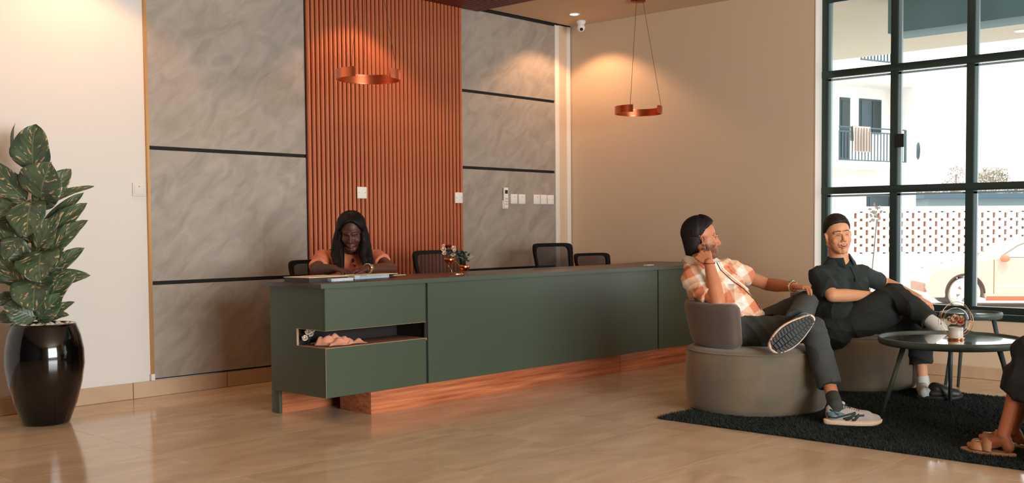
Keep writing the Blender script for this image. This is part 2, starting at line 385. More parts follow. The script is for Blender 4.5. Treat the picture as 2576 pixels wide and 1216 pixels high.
def downlight(x, y, z, label, watts, size=1.45, lit=14):
    t = thing('downlight', (x, y, z), label, 'ceiling light')
    B().lathe((x, y, z), [(.052, .0), (.052, -.004), (.046, -.008), (.038, -.006), (.036, .0)], caps=(True, False)).obj('rim', w, t, True)
    B().lathe((x, y, z-.003), [(.036, 0), (.03, -.004), (.001, -.006)]).obj('lens', mat('lamp_glow', (255, 236, 214), .4, emis=((255, 214, 170), lit)), t, True)
    l = spot((x, y, z-.03), watts, size); l.parent = t; l.location = (0, 0, -.03); l.name = 'lamp'
downlight(7.20, 6.22, 2.98, 'round recessed ceiling downlight glowing near the room corner', 40, 2.15)
downlight(5.08, 6.26, 2.94, 'round recessed ceiling downlight above the slat wall', 26, 1.9)
downlight(2.95, 6.15, 2.98, 'round recessed ceiling downlight above the plain left wall', 38, 2.1)
downlight(7.1, 3.2, 2.98, 'round recessed ceiling downlight above the seating area', 20, 1.6)
cc = thing('security_camera', (7.42, 6.30, 2.98), 'small white dome security camera under the ceiling in the corner', 'security camera')
q = onz(1461, 56, 2.98); q = onz(1461, 52, 2.98); q.x = min(q.x, 7.52); cc.location = q
B().lathe(q, [(.045, 0), (.045, -.02), (.034, -.035), (.03, -.04)]).obj('mount', wp, cc, True, label='white ceiling mount')
fwd = (V(0, 0, 1.1)-q).normalized(); fwd = (fwd+V(.25, 0, -.35)).normalized(); sx = fwd.cross(Z_).normalized(); sy = sx.cross(fwd)
B().ell(q+V(0, 0, -.062), .04).obj('head', wp, cc, True)
B().cyl(q+V(0, 0, -.062)+fwd*.03, q+V(0, 0, -.062)+fwd*.043, .016, .014).obj('lens', mat('black_gloss', (10, 9, 9), .1), cc, True)
# ------------------------------------------------------------------ reception counter
cg = mat('grey_green_laminate', (72, 82, 66), .30, noise=(900, (64, 74, 60), .2), bump=(300, .04))
cgs = mat('dark_top_laminate', (58, 52, 44), .3, bump=(300, .04))
ply = mat('raw_edge_board', (176, 140, 108), .6)
dki = mat('black_interior', (24, 14, 10), .7)
pw = wood('plinth_wood', (208, 128, 84), (146, 74, 42), .3, (1.0, 12, 26))
XL, YF, YK, ZB, ZS = 3.59, 4.96, 5.50, .142, .765
ct = thing('reception_counter', (5.5, 5.25, 0), 'long grey-green reception counter with a corner niche and orange wood plinth', 'counter')
# body core, leaving the corner niche open
B().box(4.345, XR-.02, YF+.018, YK, ZB+.002, ZS).box(XL+.016, 4.345, YF+.018, YK, ZB+.002, .412).box(XL+.016, 4.345, YF+.018, YK, .538, ZS).box(XL+.016, 4.345, 5.25, YK, .412, .538).obj('carcass', dki, ct)
B().box(XL+.001, 4.342, YF+.001, 5.234, .412, .426).obj('niche_shelf', mat('niche_shelf_board', (150, 104, 72), .5), ct, bevel=.001, label='raw wood niche shelf')
# front panels with dark joints
for (x0, x1, z0, z1) in ((XL, 4.333, .524, ZS), (XL, 4.333, ZB, .424), (4.352, 6.720, ZB, ZS), (6.738, XR-.02, ZB, ZS)):
    B().box(x0, x1, YF, YF+.018, z0, z1).obj('front_panel', cg, ct, bevel=.0015, seg=1)
for a_, b_ in ((4.333, 4.352), (6.720, 6.738)): B().box(a_, b_, YF+.012, YF+.02, ZB, ZS).obj('joint', groove, ct)
# end panel with the notch
pts = [(YF+.0185, ZB), (YK, ZB), (YK, ZS), (YF+.0185, ZS), (YF+.0185, .524), (5.236, .524), (5.236, .424), (YF+.0185, .424)]
B().prism([(p[0], p[1]) for p in pts], (XL, 0, 0), V(0,1,0), V(0,0,1), V(1,0,0), .016).obj('end_panel', cg, ct)
for (a, b_) in (((XL-.001, YF-.001, .4235), (XL+.003, 5.236, .4255)), ((XL-.001, YF-.001, .5225), (XL+.003, 5.236, .5245)), ((XL-.001, 5.2345, .424), (XL+.012, 5.237, .524)), ((XL-.0005, YF-.0005, ZB), (XL+.001, YF+.001, .424)), ((XL, YF-.001, .5225), (4.333, YF+.001, .5240)), ((XL, YF-.001, .4228), (4.333, YF+.001, .4243))):
    B().box(a[0], b_[0], a[1], b_[1], a[2], b_[2]).obj('raw_edge', ply, ct)
# worktop with a return along the right wall
top = [(XL-.045, YF-.03), (XR-.004, YF-.03), (XR-.004, 5.72), (XR-.2, 5.69), (XR-.5, 5.60), (XR-.85, 5.53), (XR-1.1, 5.52), (XL-.045, 5.52)]
B().prism(top, (0, 0, ZS), V(1,0,0), V(0,1,0), V(0,0,1), .027).obj('worktop', cgs, ct, bevel=.002)
B().box(XL-.047, XR-.004, YF-.0315, YF-.029, ZS, ZS+.0265).obj('worktop_edge', cg, ct)
B().box(XR-.03, XR-.01, 5.5, 5.7, 0, ZS).obj('return_panel', cg, ct)
# plinths and leg
B().box(3.936, 6.30, 5.0, 5.30, 0, ZB).obj('plinth', pw, ct, bevel=.002, label='orange-brown wood-grain plinth')
B().box(6.302, XR-.02, 5.0, 5.30, 0, ZB).obj('plinth', pw, ct, bevel=.002)
B().box(3.63, XR-.02, 5.455, 5.475, 0, ZB+.01).obj('back_plinth', pw, ct)
B().box(3.608, 3.626, 5.45, 5.53, 0, ZB+.01).obj('leg', cg, ct, bevel=.001)

# things on the counter
def oriented(a): return V(math.cos(a), math.sin(a), 0), V(-math.sin(a), math.cos(a), 0)
blu = mat('blue_white_page_edges', (120, 150, 168), .6, noise=(90, (200, 210, 214), .2), stretch=(1, 1, .2)); pg = mat('paper', (214, 196, 170), .7); cov = mat('dark_cover', (46, 40, 36), .4)
ZT = ZS+.027
def book(px, py, w, h, th, ang, label, cat='book', z=ZT, pages=blu, cover=cov):
    c = onz(px, py, z+th/2); a, b_ = oriented(ang)
    t = thing('book', (c.x, c.y, z), label, cat)
    B().obox(c, a, b_, Z_, w/2-.004, h/2-.003, th/2-.002).obj('pages', pages, t)
    B().obox(c+Z_*(th/2-.001), a, b_, Z_, w/2, h/2, .0015).obj('cover', pg, t, label='pale upper cover')
    B().obox(c-Z_*(th/2-.001), a, b_, Z_, w/2, h/2, .0015).obj('cover', cover, t)
    return t
book(796, 702, .30, .22, .030, .1, 'thick dark-edged register lying on the counter end, left of the writing hands', pages=cov)
book(829, 703.5, .17, .24, .018, .05, 'blue and white page-edged booklet overlapping the register on the counter')
book(905, 696, .30, .22, .024, .12, 'blue and white page-edged register under the receptionist hands', pages=blu)
c = onz(935, 690, ZT+.027); a, b_ = oriented(.15)
tag(B().obox(c, a, b_, Z_, .14, .09, .0012).obj('sheet_of_paper', pg), 'loose cream paper sheet lying on top of the register by the wrist watch', 'paper')
c = onz(1000, 693, ZT); tag(B().obox(c+Z_*.002, a, b_, Z_, .06, .02, .0015).obj('paper_slip', pg), 'thin pale paper slip on the counter beside the bent elbow', 'paper')
c = onz(1632, 668, ZT); tag(B().obox(c+Z_*.003, a, b_, Z_, .05, .02, .003).obj('paper_slip', pg), 'small pale slip on the far right end of the counter', 'paper')

# flower helpers
def petal(b, c, ax, ay, az, r, w, curl, lift):
    """cupped petal growing from c: ax outward, az up"""
    rows = []
    for i in range(5):
        t = i/4; ww = w*math.sin(PI*min(1, .18+t*.74)); row = []
        for j in range(-2, 3):
            s = j/2; row.append(c+ax*(r*t*(1-.35*curl*t))+az*(lift*r*t+curl*r*.5*t*t-.10*r*s*s)+ay*(ww*s))
        rows.append(row)
    vs = [p for r_ in rows for p in r_]; fs = [(i*5+j, i*5+j+1, i*5+j+6, i*5+j+5) for i in range(4) for j in range(4)]
    b.add(vs, fs)
def rose(name, c, r, m, parent, axis=None, seed=0):
    rnd = random.Random(seed); az = (axis or Z_).normalized(); ax = az.orthogonal().normalized(); ay = az.cross(ax); b = B()
    for ring, (n, k, lift, curl) in enumerate(((6, 1., .35, .3), (5, .78, .8, .5), (4, .55, 1.4, .5), (3, .32, 2.2, .2))):
        for i in range(n):
            a = 2*PI*(i+ring*.5)/n+rnd.uniform(-.2, .2); d = ax*math.cos(a)+ay*math.sin(a); petal(b, c, d, az.cross(d), az, r*k, r*k*.62, curl, lift)
    b.ell(c+az*(r*.3), r*.16, seg=8, rg=5)
    return b.obj(name, m, parent, True)
def leafb(b, base, tip, w, n, fold=.25, droop=.1, rows=7):
    base, tip = Vector(base), Vector(tip); a = tip-base; L = a.length; a.normalize(); s = a.cross(n).normalized(); n = s.cross(a)
    vs = []; 
    for i in range(rows+1):
        t = i/rows; ww = w/2*math.sin(PI*t**.8)**.75 if 0 < t < 1 else 0.0005
        for j in (-2, -1, 0, 1, 2):
            q = j/2; vs.append(base+a*(L*t)+s*(ww*q)+n*(fold*ww*abs(q)-droop*L*(2*t-1)**2+.03*w*math.sin(9*t+q*3)))
    b.add(vs, [(i*5+j, i*5+j+1, i*5+j+6, i*5+j+5) for i in range(rows) for j in range(4)])
copper = mat('polished_copper', (236, 150, 106), .16, 1.0); goldw = mat('gold_wire', (226, 176, 128), .2, 1.0)
cream_p = mat('cream_petals', (222, 196, 166), .6); wine_p = mat('wine_petals', (112, 32, 26), .6); dkleaf = mat('dark_green_leaves', (46, 66, 54), .5); salm = mat('salmon_petals', (226, 140, 104), .6); pale_p = mat('blush_petals', (232, 190, 164), .6)
fs_ = thing('flower_stand', tuple(onz(1146, 690, ZT)), 'copper wire stand with two little bowls of artificial flowers on the counter', 'flower arrangement')
g0 = onz(1146, 690, ZT); DF = (g0-EYE).dot(fw)
def K(px, py, dd=0): return J(px, py, DF+dd)
B().cyl(g0+Z_*0, g0+Z_*.004, .062, seg=28).obj('base_plate', goldw, fs_, label='thin gold base disc')
B().tube([K(1143, 654), K(1152, 664), K(1159, 677), K(1162, 691)], .0022).tube([K(1128, 668, .05), K(1135, 679, .05), K(1139, 691, .05)], .0018).tube([K(1116, 656), K(1128, 656, -.02), K(1143, 654)], .002).tube([K(1158, 677), K(1168, 675.5), K(1176, 673)], .002).obj('stand', goldw, fs_, True)
for (bx, by, sd) in ((1131, 652, 1), (1168, 670, 2)):
    cc_ = K(bx, by)
    bo = B().lathe(cc_, [(.008, -.034), (.024, -.028), (.035, -.012), (.037, .004), (.033, .008), (.030, .002), (.02, -.018), (.004, -.024)], 24).obj('bowl', copper, fs_, True, label='copper bowl')
fl_ = [(1116, 629, .020, cream_p), (1118, 638, .018, cream_p), (1123, 622, .017, wine_p), (1131, 621, .016, wine_p), (1141, 625, .018, cream_p), (1140, 642, .019, cream_p), (1143, 631, .015, pale_p), (1116, 619, .013, pale_p)]
for i, (x, y, r, mm) in enumerate(fl_): rose('flower', K(x, y, -.02+.01*(i % 3)), r, mm, fs_, (-fw+Z_*.7), i)
b = B(); rnd = random.Random(5)
for i in range(46):
    if i < 16: c_ = K(1131+rnd.uniform(-9, 10), 636+rnd.uniform(-8, 9), .0)
    else: c_ = K(1164+rnd.uniform(-14, 14), 645+rnd.uniform(-12, 14), rnd.uniform(-.02, .03))
    d = (rt*rnd.uniform(-1, 1)+Z_*rnd.uniform(-.3, 1)-fw*rnd.uniform(0, 1)).normalized(); leafb(b, c_, c_+d*.028, .016, -fw+Z_*.4, rows=3)
b.obj('foliage', dkleaf, fs_, True, kind='stuff')
b = B()
for i in range(8):
    c_ = K(1172+i*1.8, 652-i*.8); leafb(b, c_, c_+(rt*.7+Z_*rnd.uniform(-.6, .9)).normalized()*.018, .009, -fw, rows=3)
b.obj('sprig', mat('dry_sprig', (150, 128, 96), .6), fs_, True)
# scarf and white flowers in the niche
sf = thing('scarf', (3.75, 5.1, .426), 'crumpled peach-pink cloth stuffed in the counter niche', 'cloth')
def cloth_h(u, v): return .042*math.exp(-((u-.38)/.26)**2-((v-.5)/.33)**2)+.009*math.sin(u*23+v*7)+.007*math.sin(v*27-u*11)
vs = []; fs = []; N = 30
for i in range(N):
    for j in range(N):
        u, v = i/(N-1), j/(N-1); e = min(u, 1-u, v, 1-v); ef = min(1, e*7)
        x = 3.64+.26*u+.02*math.sin(v*9); y = 4.995+.20*v+.015*math.sin(u*11)
        vs.append((x, y, .431+max(0, cloth_h(u, v)*1.0+.01)*ef))
fs = [(i*N+j, (i+1)*N+j, (i+1)*N+j+1, i*N+j+1) for i in range(N-1) for j in range(N-1)]
B().add(vs, fs).obj('cloth', mat('peach_cloth', (226, 150, 116), .7, sheen=.3), sf, True)
wf = thing('white_blossoms', (3.63, 5.18, .426), 'small white artificial blossoms at the back of the counter niche', 'flowers')
wpm = mat('white_petals', (226, 210, 190), .6)
for i, (x, y, z) in enumerate(((3.635, 5.19, .50), (3.66, 5.20, .487), (3.625, 5.205, .465), (3.65, 5.17, .512))): rose('blossom', V(x, y, z), .02, wpm, wf, V(-.6, -.8, .4), 20+i)
B().tube([(3.64, 5.2, .427), (3.645, 5.195, .46), (3.64, 5.19, .5)], .002).tube([(3.66, 5.21, .427), (3.66, 5.2, .487)], .002).obj('stem', dkleaf, wf, True)

# ------------------------------------------------------------------ office chairs behind the counter
blk = mat('black_chair_plastic', (16, 13, 12), .7, spec=.2)
net = bpy.data.materials.new('black_mesh_fabric'); net.use_nodes = True; nb = net.node_tree.nodes['Principled BSDF']; nb.inputs['Base Color'].default_value = (.012, .010, .009, 1); nb.inputs['Alpha'].default_value = .72; nb.inputs['Roughness'].default_value = .9
def office_chair(x, y, ztop, w, label, yaw=0., lean=.35):
    """built at the origin facing -Y, then turned"""
    t = thing('office_chair', (0, 0, 0), label, 'office chair', None)
    def bp(u, v):   # back surface: u -1..1 across, v 0..1 up
        return V(u*w/2*(1-.20*(1-v)), .17+lean*.33*v+.05*(u*u*-1)+.03*math.sin(PI*v), .50+(ztop-.50)*v)
    n = 56; fr_ = []
    for k in range(n):
        g = 2*PI*k/n; cu, sv = math.cos(g), math.sin(g); e_ = .20
        uo, vo = math.copysign(abs(cu)**e_, cu), math.copysign(abs(sv)**e_, sv)
        def Q(f1, f2, dy): p = bp(uo*f1, .5+.5*vo*f2); return p+V(0, dy, 0)
        fr_.append([Q(1, 1, -.010), Q(.86, .87, -.012), Q(.86, .87, .010), Q(1, 1, .014)])
    fr_.append(fr_[0]); B().rings(fr_, caps=(False, False)).obj('back_frame', blk, t, True, auto=True)
    vs = [bp(-.9+1.8*i/8, .05+.9*j/8) for j in range(9) for i in range(9)]
    B().add(vs, [(j*9+i, j*9+i+1, j*9+i+10, j*9+i+9) for j in range(8) for i in range(8)]).obj('back_mesh', net, t, True, label='see-through black mesh')
    B().tube([(0, .25, .55), (0, .21, .47), (0, .08, .41)], .022).obj('spine', blk, t, True)
    B().box(-.24, .24, -.25, .22, .43, .50).obj('seat', mat('chair_seat_fabric', (26, 22, 21), .9), t, bevel=.03, seg=3)
    for s in (-1, 1): B().tube([(s*.25, .12, .45), (s*.29, .12, .50), (s*.29, .10, .66)], .015).box(s*.29-.03, s*.29+.03, -.14, .14, .655, .68).obj('armrest', blk, t, True)
    B().cyl((0, 0, .12), (0, 0, .43), .028).obj('gas_column', blk, t, True)
    for k in range(5):
        a = 2*PI*k/5+.3; d = V(math.cos(a), math.sin(a), 0)
        lg = B().tube([V(0, 0, .12), d*.3+V(0, 0, .075)], [.026, .016]).obj('base_arm', blk, t, True)
        B().cyl(d*.3+d.cross(Z_)*.012+V(0, 0, .03), d*.3-d.cross(Z_)*.012+V(0, 0, .03), .03).cyl(d*.3+V(0, 0, .03), d*.3+V(0, 0, .07), .008).obj('caster', blk, t, True)
    t.location = (x, y, 0); t.rotation_euler = (0, 0, yaw)
    return t
office_chair(4.42, 5.93, .885, .50, 'black office chair under the receptionist, only a back corner showing', 0)
office_chair(5.40, 5.78, .932, .53, 'black mesh office chair directly behind the copper flower stand', 0)
office_chair(6.72, 5.82, .965, .50, 'black mesh office chair with the taller back, in front of the white corner strips')
office_chair(7.02, 5.60, .885, .44, 'black mesh office chair with the lower back, nearest the right wall', -.1) if False else office_chair(7.27, 5.86, .868, .46, 'black mesh office chair with the lower back, nearest the right wall', -.06)

# ------------------------------------------------------------------ pendant rings
def pendant(cx_, cy_, cz, R, hh, gap0, gap1, label, zc=2.98):
    t = thing('ring_pendant_lamp', (cx_, cy_, cz), label, 'pendant lamp')
    n = 64; out = []; 
    a0, a1 = gap0, gap1
    rings = []
    for i in range(n+1):
        a = a0+(a1-a0)*i/n; d = V(math.cos(a), math.sin(a), 0); c = V(cx_, cy_, cz)
        rings.append([c+d*R+Z_*hh, c+d*(R-.013)+Z_*hh, c+d*(R-.013)-Z_*hh, c+d*R-Z_*hh])
    B().rings(rings).obj('ring', mat('brushed_copper', (214, 116, 78), .28, 1.0, bump=(60, .03)), t, auto=True, smooth=True)
    dif = [[c_*1 for c_ in []]]
    r2_ = []
    for i in range(n+1):
        a = a0+(a1-a0)*i/n; d = V(math.cos(a), math.sin(a), 0); c = V(cx_, cy_, cz)
        r2_.append([c+d*(R-.0135)+Z_*(hh*.8), c+d*(R-.016)+Z_*(hh*.8), c+d*(R-.016)-Z_*(hh*.8), c+d*(R-.0135)-Z_*(hh*.8)])
    B().rings(r2_).obj('inner_lining', mat('copper_lining', (196, 104, 70), .4, 1.0), t, smooth=True, auto=True)
    for a in (a0+.35, (a0+a1)/2, a1-.12):
        d = V(math.cos(a), math.sin(a), 0); B().cyl(V(cx_, cy_, cz+hh)+d*(R-.007), V(cx_, cy_, zc-.02)+d*.04, .0017, seg=6).obj('suspension_wire', mat('dark_wire', (70, 48, 38), .5), t)
    B().cyl((cx_, cy_, zc-.022), (cx_, cy_, zc), .062, seg=32).obj('ceiling_rose', mat('copper_canopy', (150, 62, 46), .4, .8), t, True)
pendant(4.267, 5.40, 2.062, .200, .030, math.radians(-85.6), math.radians(206.4), 'C-shaped copper ring pendant hanging in front of the slat wall, the nearer of the two')
pendant(7.094, 5.43, 2.065, .198, .030, math.radians(-85.6), math.radians(204), 'C-shaped copper ring pendant hanging before the plain right wall, the farther of the two')

# ------------------------------------------------------------------ rug
rug_c = mat('dark_green_shag', (36, 48, 44), .95, noise=(7, (22, 31, 28), .3))
rg = thing('shag_rug', (5.88, 2.1, 0), 'large black-green shaggy rug under the poufs and the round table', 'rug')
RX0, RX1, RY0, RY1 = 4.90, 6.87, .45, 3.61
B().box(RX0, RX1, RY0, RY1, .001, .008).obj('backing', mat('rug_backing', (24, 30, 28), .95), rg)
rn = np.random.RandomState(3); NT = 150000
px = rn.uniform(RX0-.008, RX1+.008, NT); py = rn.uniform(RY0-.008, RY1+.008, NT)
sw = np.sin(px*7+1.5*np.sin(py*5))+np.sin(py*9+2*np.sin(px*4)); an = rn.uniform(0, 2*PI, NT)
lx = (.012*np.cos(an)+.010*np.sin(sw*1.3)); ly = (.012*np.sin(an)+.010*np.cos(sw)); h = rn.uniform(.012, .026, NT)*(1+.18*sw/2); wd = .0035
wx = -np.sin(an)*wd; wy = np.cos(an)*wd
vv = np.stack([np.stack([px-wx, py-wy, np.full(NT, .004)], 1), np.stack([px+wx, py+wy, np.full(NT, .004)], 1), np.stack([px+lx, py+ly, h], 1)], 1).reshape(-1, 3)
me = bpy.data.meshes.new('pile'); me.vertices.add(NT*3); me.vertices.foreach_set('co', vv.ravel()); me.loops.add(NT*3); me.loops.foreach_set('vertex_index', np.arange(NT*3, dtype=np.int32)); me.polygons.add(NT); me.polygons.foreach_set('loop_start', np.arange(0, NT*3, 3, dtype=np.int32)); me.polygons.foreach_set('loop_total', np.full(NT, 3, dtype=np.int32)); me.update(calc_edges=True)
link('pile', me, rug_c, rg, kind='stuff')

# ------------------------------------------------------------------ poufs
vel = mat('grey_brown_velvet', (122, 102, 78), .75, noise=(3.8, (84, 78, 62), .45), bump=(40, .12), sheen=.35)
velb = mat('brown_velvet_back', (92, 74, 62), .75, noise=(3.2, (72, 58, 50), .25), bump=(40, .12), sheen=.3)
def pouf(x, y, yaw, label):
    t = thing('pouf_armchair', (0, 0, 0), label, 'armchair', None); R = .42; H = .385
    prof = [(.05, .006), (R-.035, .006), (R-.012, .018), (R-.002, .045), (R+.004, .19), (R, H-.05), (R-.012, H-.018), (R-.035, H-.002), (R-.1, H+.006), (.03, H+.012)]
    B().lathe((0, 0, 0), prof, 72).obj('seat', vel, t, True)
    B().tube([V(math.cos(2*PI*k/64)*(R-.006), math.sin(2*PI*k/64)*(R-.006), H-.022) for k in range(64)], .004, 6, closed=True).obj('piping', vel, t, True)
    b = B(); rings = []; a0 = math.radians(66); n = 26; T = .115; H0 = H+.002; H1 = .655
    for i in range(-2, n+3):
        ii = min(max(i, 0), n); a = PI-a0+2*a0*ii/n; ex = 0 if 0 <= i <= n else (abs(i-ii))
        k = [1, .86, .55][ex] if ex else 1.; a += math.radians(5)*(-ex if i < 0 else ex)*.55
        d = V(math.cos(a), math.sin(a), 0); rc = R-.035-T*.5+.02; hz = (H1-H0)/2*(.90+.10*k) ; ht = T*.56*k if k < 1 else T*.56
        zc = (H0+H1)/2; ring = []
        for q in range(24):
            g = 2*PI*q/24; ca, sa = math.cos(g), math.sin(g); e = .42
            xx = math.copysign(abs(ca)**e, ca)*ht; zz_ = math.copysign(abs(sa)**e, sa)*hz*(k**.25)
            ring.append(d*(rc+xx+.03*(zz_/hz))+V(0, 0, zc+zz_))
        rings.append(ring)
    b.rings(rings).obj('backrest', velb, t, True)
    t.location = (x, y, 0); t.rotation_euler = (0, 0, yaw); return t
def ang(v): return math.atan2(v.y, v.x)
# local +x is the way the sitter faces (backrest is at local -x)
pouf(5.592, 3.392, ang(R_*1-A_*.12), 'round grey-brown velvet pouf chair under the man in the checked shirt')
pouf(6.811, 3.354, ang(R_*.75-A_*.5), 'round grey-brown velvet pouf chair under the man in the dark polo')
pouf(5.10, .98, ang(-R_+A_*.25), 'round velvet pouf chair under the woman in sandals, outside the right picture edge')

# ------------------------------------------------------------------ round tray tables
tm = mat('dark_green_metal', (72, 82, 76), .45, .1); tt = mat('lightened_glossy_tabletop', (150, 158, 156), .13, .55, coat=1., spec=1.)  # tabletop base paled and part metal to brighten its window reflection
def table(c, R, h, feet_r, a0, legs, label, rim=.045):
    t = thing('round_tray_table', (c[0], c[1], 0), label, 'coffee table')
    B().lathe((c[0], c[1], h), [(.01, -rim+.004), (R-.02, -rim+.002), (R-.005, -rim*.8), (R, -rim*.45), (R, -.006), (R-.004, -.001), (R-.009, 0), (R-.013, -.003), (R-.015, -.014)], 96, caps=(True, False)).obj('tray_rim', tm, t, True)
    B().lathe((c[0], c[1], h), [(R-.0145, -.017), (R-.0145, -.0125)], 96).obj('tabletop', tt, t)
    for k in range(legs):
        a = a0+2*PI*k/legs; d = V(math.cos(a), math.sin(a), 0); tp = V(c[0], c[1], h-rim)+d*(R*.72); ft = V(c[0], c[1], 0)+d*feet_r
        B().cyl(tp, ft+Z_*.006, .0155, .010, 20).obj('leg', tm, t, True)
        B().cyl(ft+Z_*.006, ft, .010, .0095, 12).obj('foot_cap', blk, t, True)
T1 = J(2392, 857, 6.16)
f0 = onz(2217, 1062)
table((T1.x, T1.y), .406, .453, .43, ang(onz(2390, 1012)-V(T1.x, T1.y, 0)), 3, 'large round dark tray table with glossy top carrying the rose ornament')
T2 = J(2443, 790, 7.0)
table((T2.x, T2.y), .195, .53, .24, ang(onz(2409, 967)-V(T2.x, T2.y, 0))+.1, 3, 'smaller taller round tray table behind, by the window sill')

# rose ornament
oc = J(2404, 0, 6.12); DO = 6.12
o0 = onz(2404, 855, .44); DO = (o0-EYE).dot(fw); k_ = DO/FPX
orn = thing('rose_ornament', (o0.x, o0.y, .44), 'small white pot of roses under a glass globe ringed by thin gold hoops', 'flower ornament')
B().lathe(o0, [(.028, 0), (.040, .003), (.041, .008), (.041, .070), (.039, .072), (.036, .068), (.036, .058), (.003, .056)], 32).obj('pot', mat('white_ceramic', (226, 222, 214), .35), orn, True)
B().lathe(o0, [(.0415, .0), (.0435, .001), (.0435, .011), (.0415, .012)], 32, caps=(False, False)).obj('base_band', copper, orn, True)
gc = o0+Z_*.108
for i, (dx, dz, dd, r, mm) in enumerate(((-.022, -.004, -.01, .027, pale_p), (.020, -.008, -.012, .026, salm), (.0, .014, .01, .024, pale_p), (-.03, .006, .02, .02, cream_p), (.035, .012, .012, .018, cream_p))):
    rose('flower', gc+R_*dx+Z_*dz-A_*(-dd)*1, r, mm, orn, -A_+Z_*.8, 40+i)
b = B()
for i in range(14):
    a = i*.9; d = (R_*math.cos(a)+A_*math.sin(a)*.6+Z_*.5).normalized(); leafb(b, gc+d*.02-Z_*.02, gc+d*.05, .016, Z_, rows=3)
b.obj('foliage', mat('bronze_leaves', (120, 92, 66), .5), orn, True, kind='stuff')
gm = bpy.data.materials.new('clear_glass'); gm.use_nodes = True; g2 = gm.node_tree; g2.nodes.remove(g2.nodes['Principled BSDF'])
a1 = g2.nodes.new('ShaderNodeBsdfTransparent'); a1.inputs[0].default_value = (.93, .95, .94, 1); a2 = g2.nodes.new('ShaderNodeBsdfGlossy'); a2.inputs['Roughness'].default_value = .02; a3 = g2.nodes.new('ShaderNodeMixShader'); a40 = g2.nodes.new('ShaderNodeLayerWeight'); a4 = g2.nodes.new('ShaderNodeMath'); a4.operation = 'POWER'; g2.links.new(a40.outputs['Facing'], a4.inputs[0]); a4.inputs[1].default_value = 3.5
g2.links.new(a4.outputs[0], a3.inputs[0]); g2.links.new(a1.outputs[0], a3.inputs[1]); g2.links.new(a2.outputs[0], a3.inputs[2]); g2.links.new(a3.outputs[0], g2.nodes['Material Output'].inputs[0])
B().ell(gc+Z_*.005, .071, seg=32, rg=20).obj('glass_globe', gm, orn, True)
for (tilt, r, off) in ((.25, .098, .012), (-.35, .094, .0)):
    ax = (R_*math.cos(tilt)+A_*math.sin(tilt)); B().tube([gc+Z_*(off)+ax*(r*math.cos(2*PI*k/48))+Z_*(r*math.sin(2*PI*k/48)) for k in range(48)], .0014, 6, closed=True).obj('hoop', goldw, orn, True)
B().tube([o0+Z_*.01+R_*(.06*math.cos(2*PI*k/40)*.8)+A_*(.05*math.sin(2*PI*k/40)) for k in range(40)], .0016, 6, closed=True).obj('base_hoop', goldw, orn, True)
for i, (dx, dz) in enumerate(((-.088, -.015), (.085, .01), (.07, -.055), (.045, -.08))): B().ell(gc+R_*dx+Z_*dz-A_*.01, .0042, seg=10, rg=6).obj('bead', copper, orn, True)
